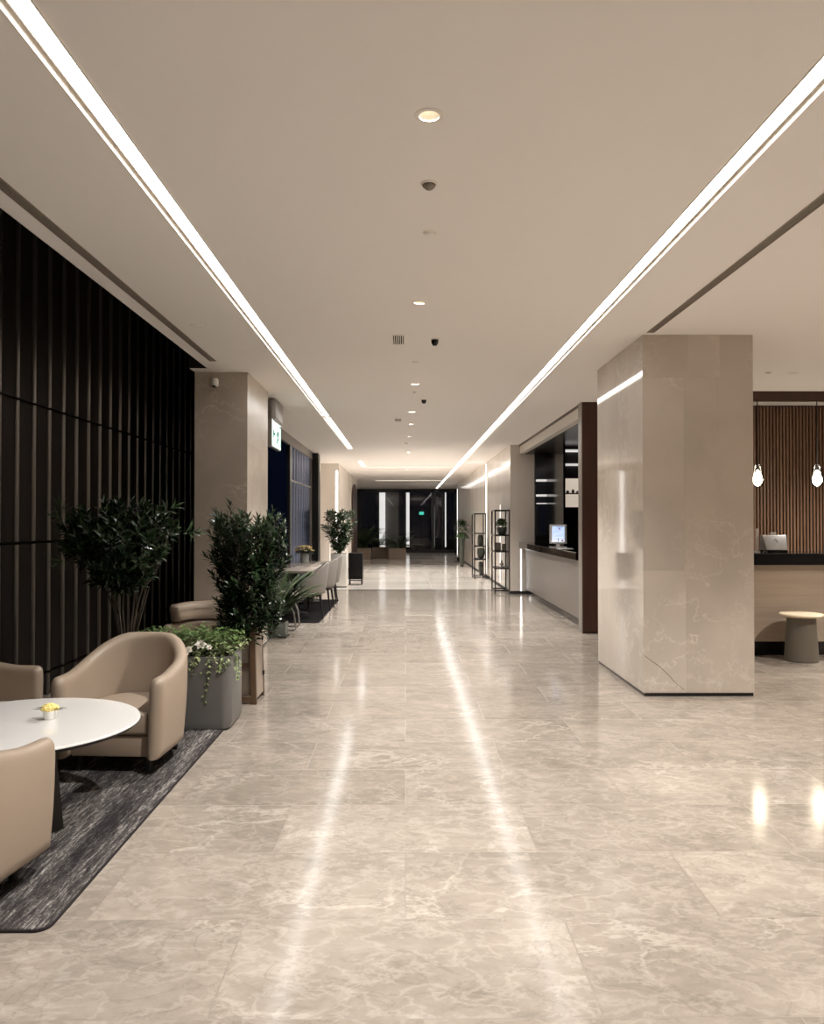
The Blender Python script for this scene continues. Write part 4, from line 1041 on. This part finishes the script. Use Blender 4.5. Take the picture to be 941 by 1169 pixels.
lg = MB(); lg.tube([(-.022,-.065,.145),(-.005,-.060,.155),(.010,-.0655,.140),(.012,-.0745,.115)], .004, 6); obj('logo', lg, M['marker'], t); obj('cap', MB().box(-.03,.03,-.01,.02,.20,.235), M['paper'], t)
t = thing('card_holder', 'thin white upright card beside the terminal on the bar', 'card', (4.075, 9.10, 1.15)); obj('card', MB().box(-.014,.014,-.004,.004,.01,.275), M['paper'], t); obj('foot', MB().box(-.018,.018,-.04,.04,0,.012), M['ceramic'], t)
t = thing('menu_stand', 'white upright menu board half hidden behind the big column', 'sign', (3.93, 9.0, 1.15)); obj('board', MB().box(-.06,.022,-.005,.005,.05,.36), M['paper'], t); obj('foot', MB().box(-.05,.02,-.05,.05,0,.05), M['steel'], t)
def pendant(x, lab):
    t = thing('pendant_lamp', lab, 'pendant lamp', (x, 9.77, 3.01), 0, 'glass pendant lamps over the bar')
    obj('cord', MB().tube([(0,0,0),(0,0,-.80)], .006, 8), M['black_metal'], t)
    obj('socket', MB().lathe([(.010,-.79),(.020,-.80),(.022,-.86),(.016,-.865)], 20), M['black_metal'], t, 40)
    obj('shade', MB().lathe([(.024,-.795),(.048,-.83),(.052,-.86),(.050,-.90),(.064,-.935),(.077,-.975),(.074,-1.01),(.060,-1.045),(.034,-1.068),(0,-1.075)], 32, caps=False), M['clear_glass'], t, 60)
    obj('bulb', MB().lathe([(.014,-.865),(.018,-.90),(.044,-.94),(.055,-.975),(.046,-1.01),(.022,-1.03),(0,-1.036)], 24), M['bulb'], t, 40)
    return t
p1 = pendant(4.385, 'glass pendant lamp nearest the big marble column'); dup(p1, (5.13, 9.77, 3.01), 0, 'glass pendant lamp at the right edge of the picture')

# ------------------------------------------------------------------ light, world, camera
w = bpy.data.worlds.new('night_sky'); sc.world = w; w.use_nodes = True
bg = w.node_tree.nodes['Background']; bg.inputs[0].default_value = (.10,.16,.36,1); bg.inputs[1].default_value = .008
for (x, y_, e) in ((5.6,9.2,150),(7.2,9.2,150),(5.2,6.2,190),(3.4,3.6,190),(6.6,3.6,190)):     # unseen downlights added to brighten the coffee bar side
    t = thing('downlight', 'added unseen downlight over the coffee bar', 'ceiling light', (x,y_,CH), 0, 'added coffee bar downlights')
    obj('trim_ring', MB().lathe([(.041,0),(.041,-.004),(.058,-.003),(.060,0)], 32, caps=False), M['ceil_white'], t, 50); obj('lens', MB().lathe([(.04,-.001),(.04,-.003)], 24), M['down'], t)
    li = bpy.data.lights.new('downlight_beam', 'SPOT'); li.energy = e; li.color = (1,.94,.87); li.spot_size = 2.15; li.spot_blend = .7; li.shadow_soft_size = .03
    o = bpy.data.objects.new('downlight_beam', li); COL.objects.link(o); o.location = (x, y_, CH-.02); o['kind'] = 'helper'

cam = bpy.data.cameras.new('camera'); co = bpy.data.objects.new('camera', cam); COL.objects.link(co); sc.camera = co
F = 900.0
cam.sensor_fit = 'VERTICAL'; cam.sensor_height = 36; cam.sensor_width = 36*941/1169; cam.lens = F/1169*36
cam.clip_start = .05; cam.clip_end = 200
co.location = (0,0,1.5); co.rotation_euler = (PI/2 + math.atan(11.5/F), 0, -math.atan(7.5/F))
sc.view_settings.view_transform = 'Standard'; sc.view_settings.look = 'None'; sc.view_settings.exposure = 1.24; sc.view_settings.gamma = 1
sc.view_settings.use_curve_mapping = False
sc.cycles.use_denoising = True; sc.cycles.max_bounces = 14; sc.cycles.diffuse_bounces = 9; sc.cycles.glossy_bounces = 5; sc.cycles.transparent_max_bounces = 12
sc.cycles.sample_clamp_indirect = 8; sc.cycles.caustics_reflective = False; sc.cycles.caustics_refractive = False
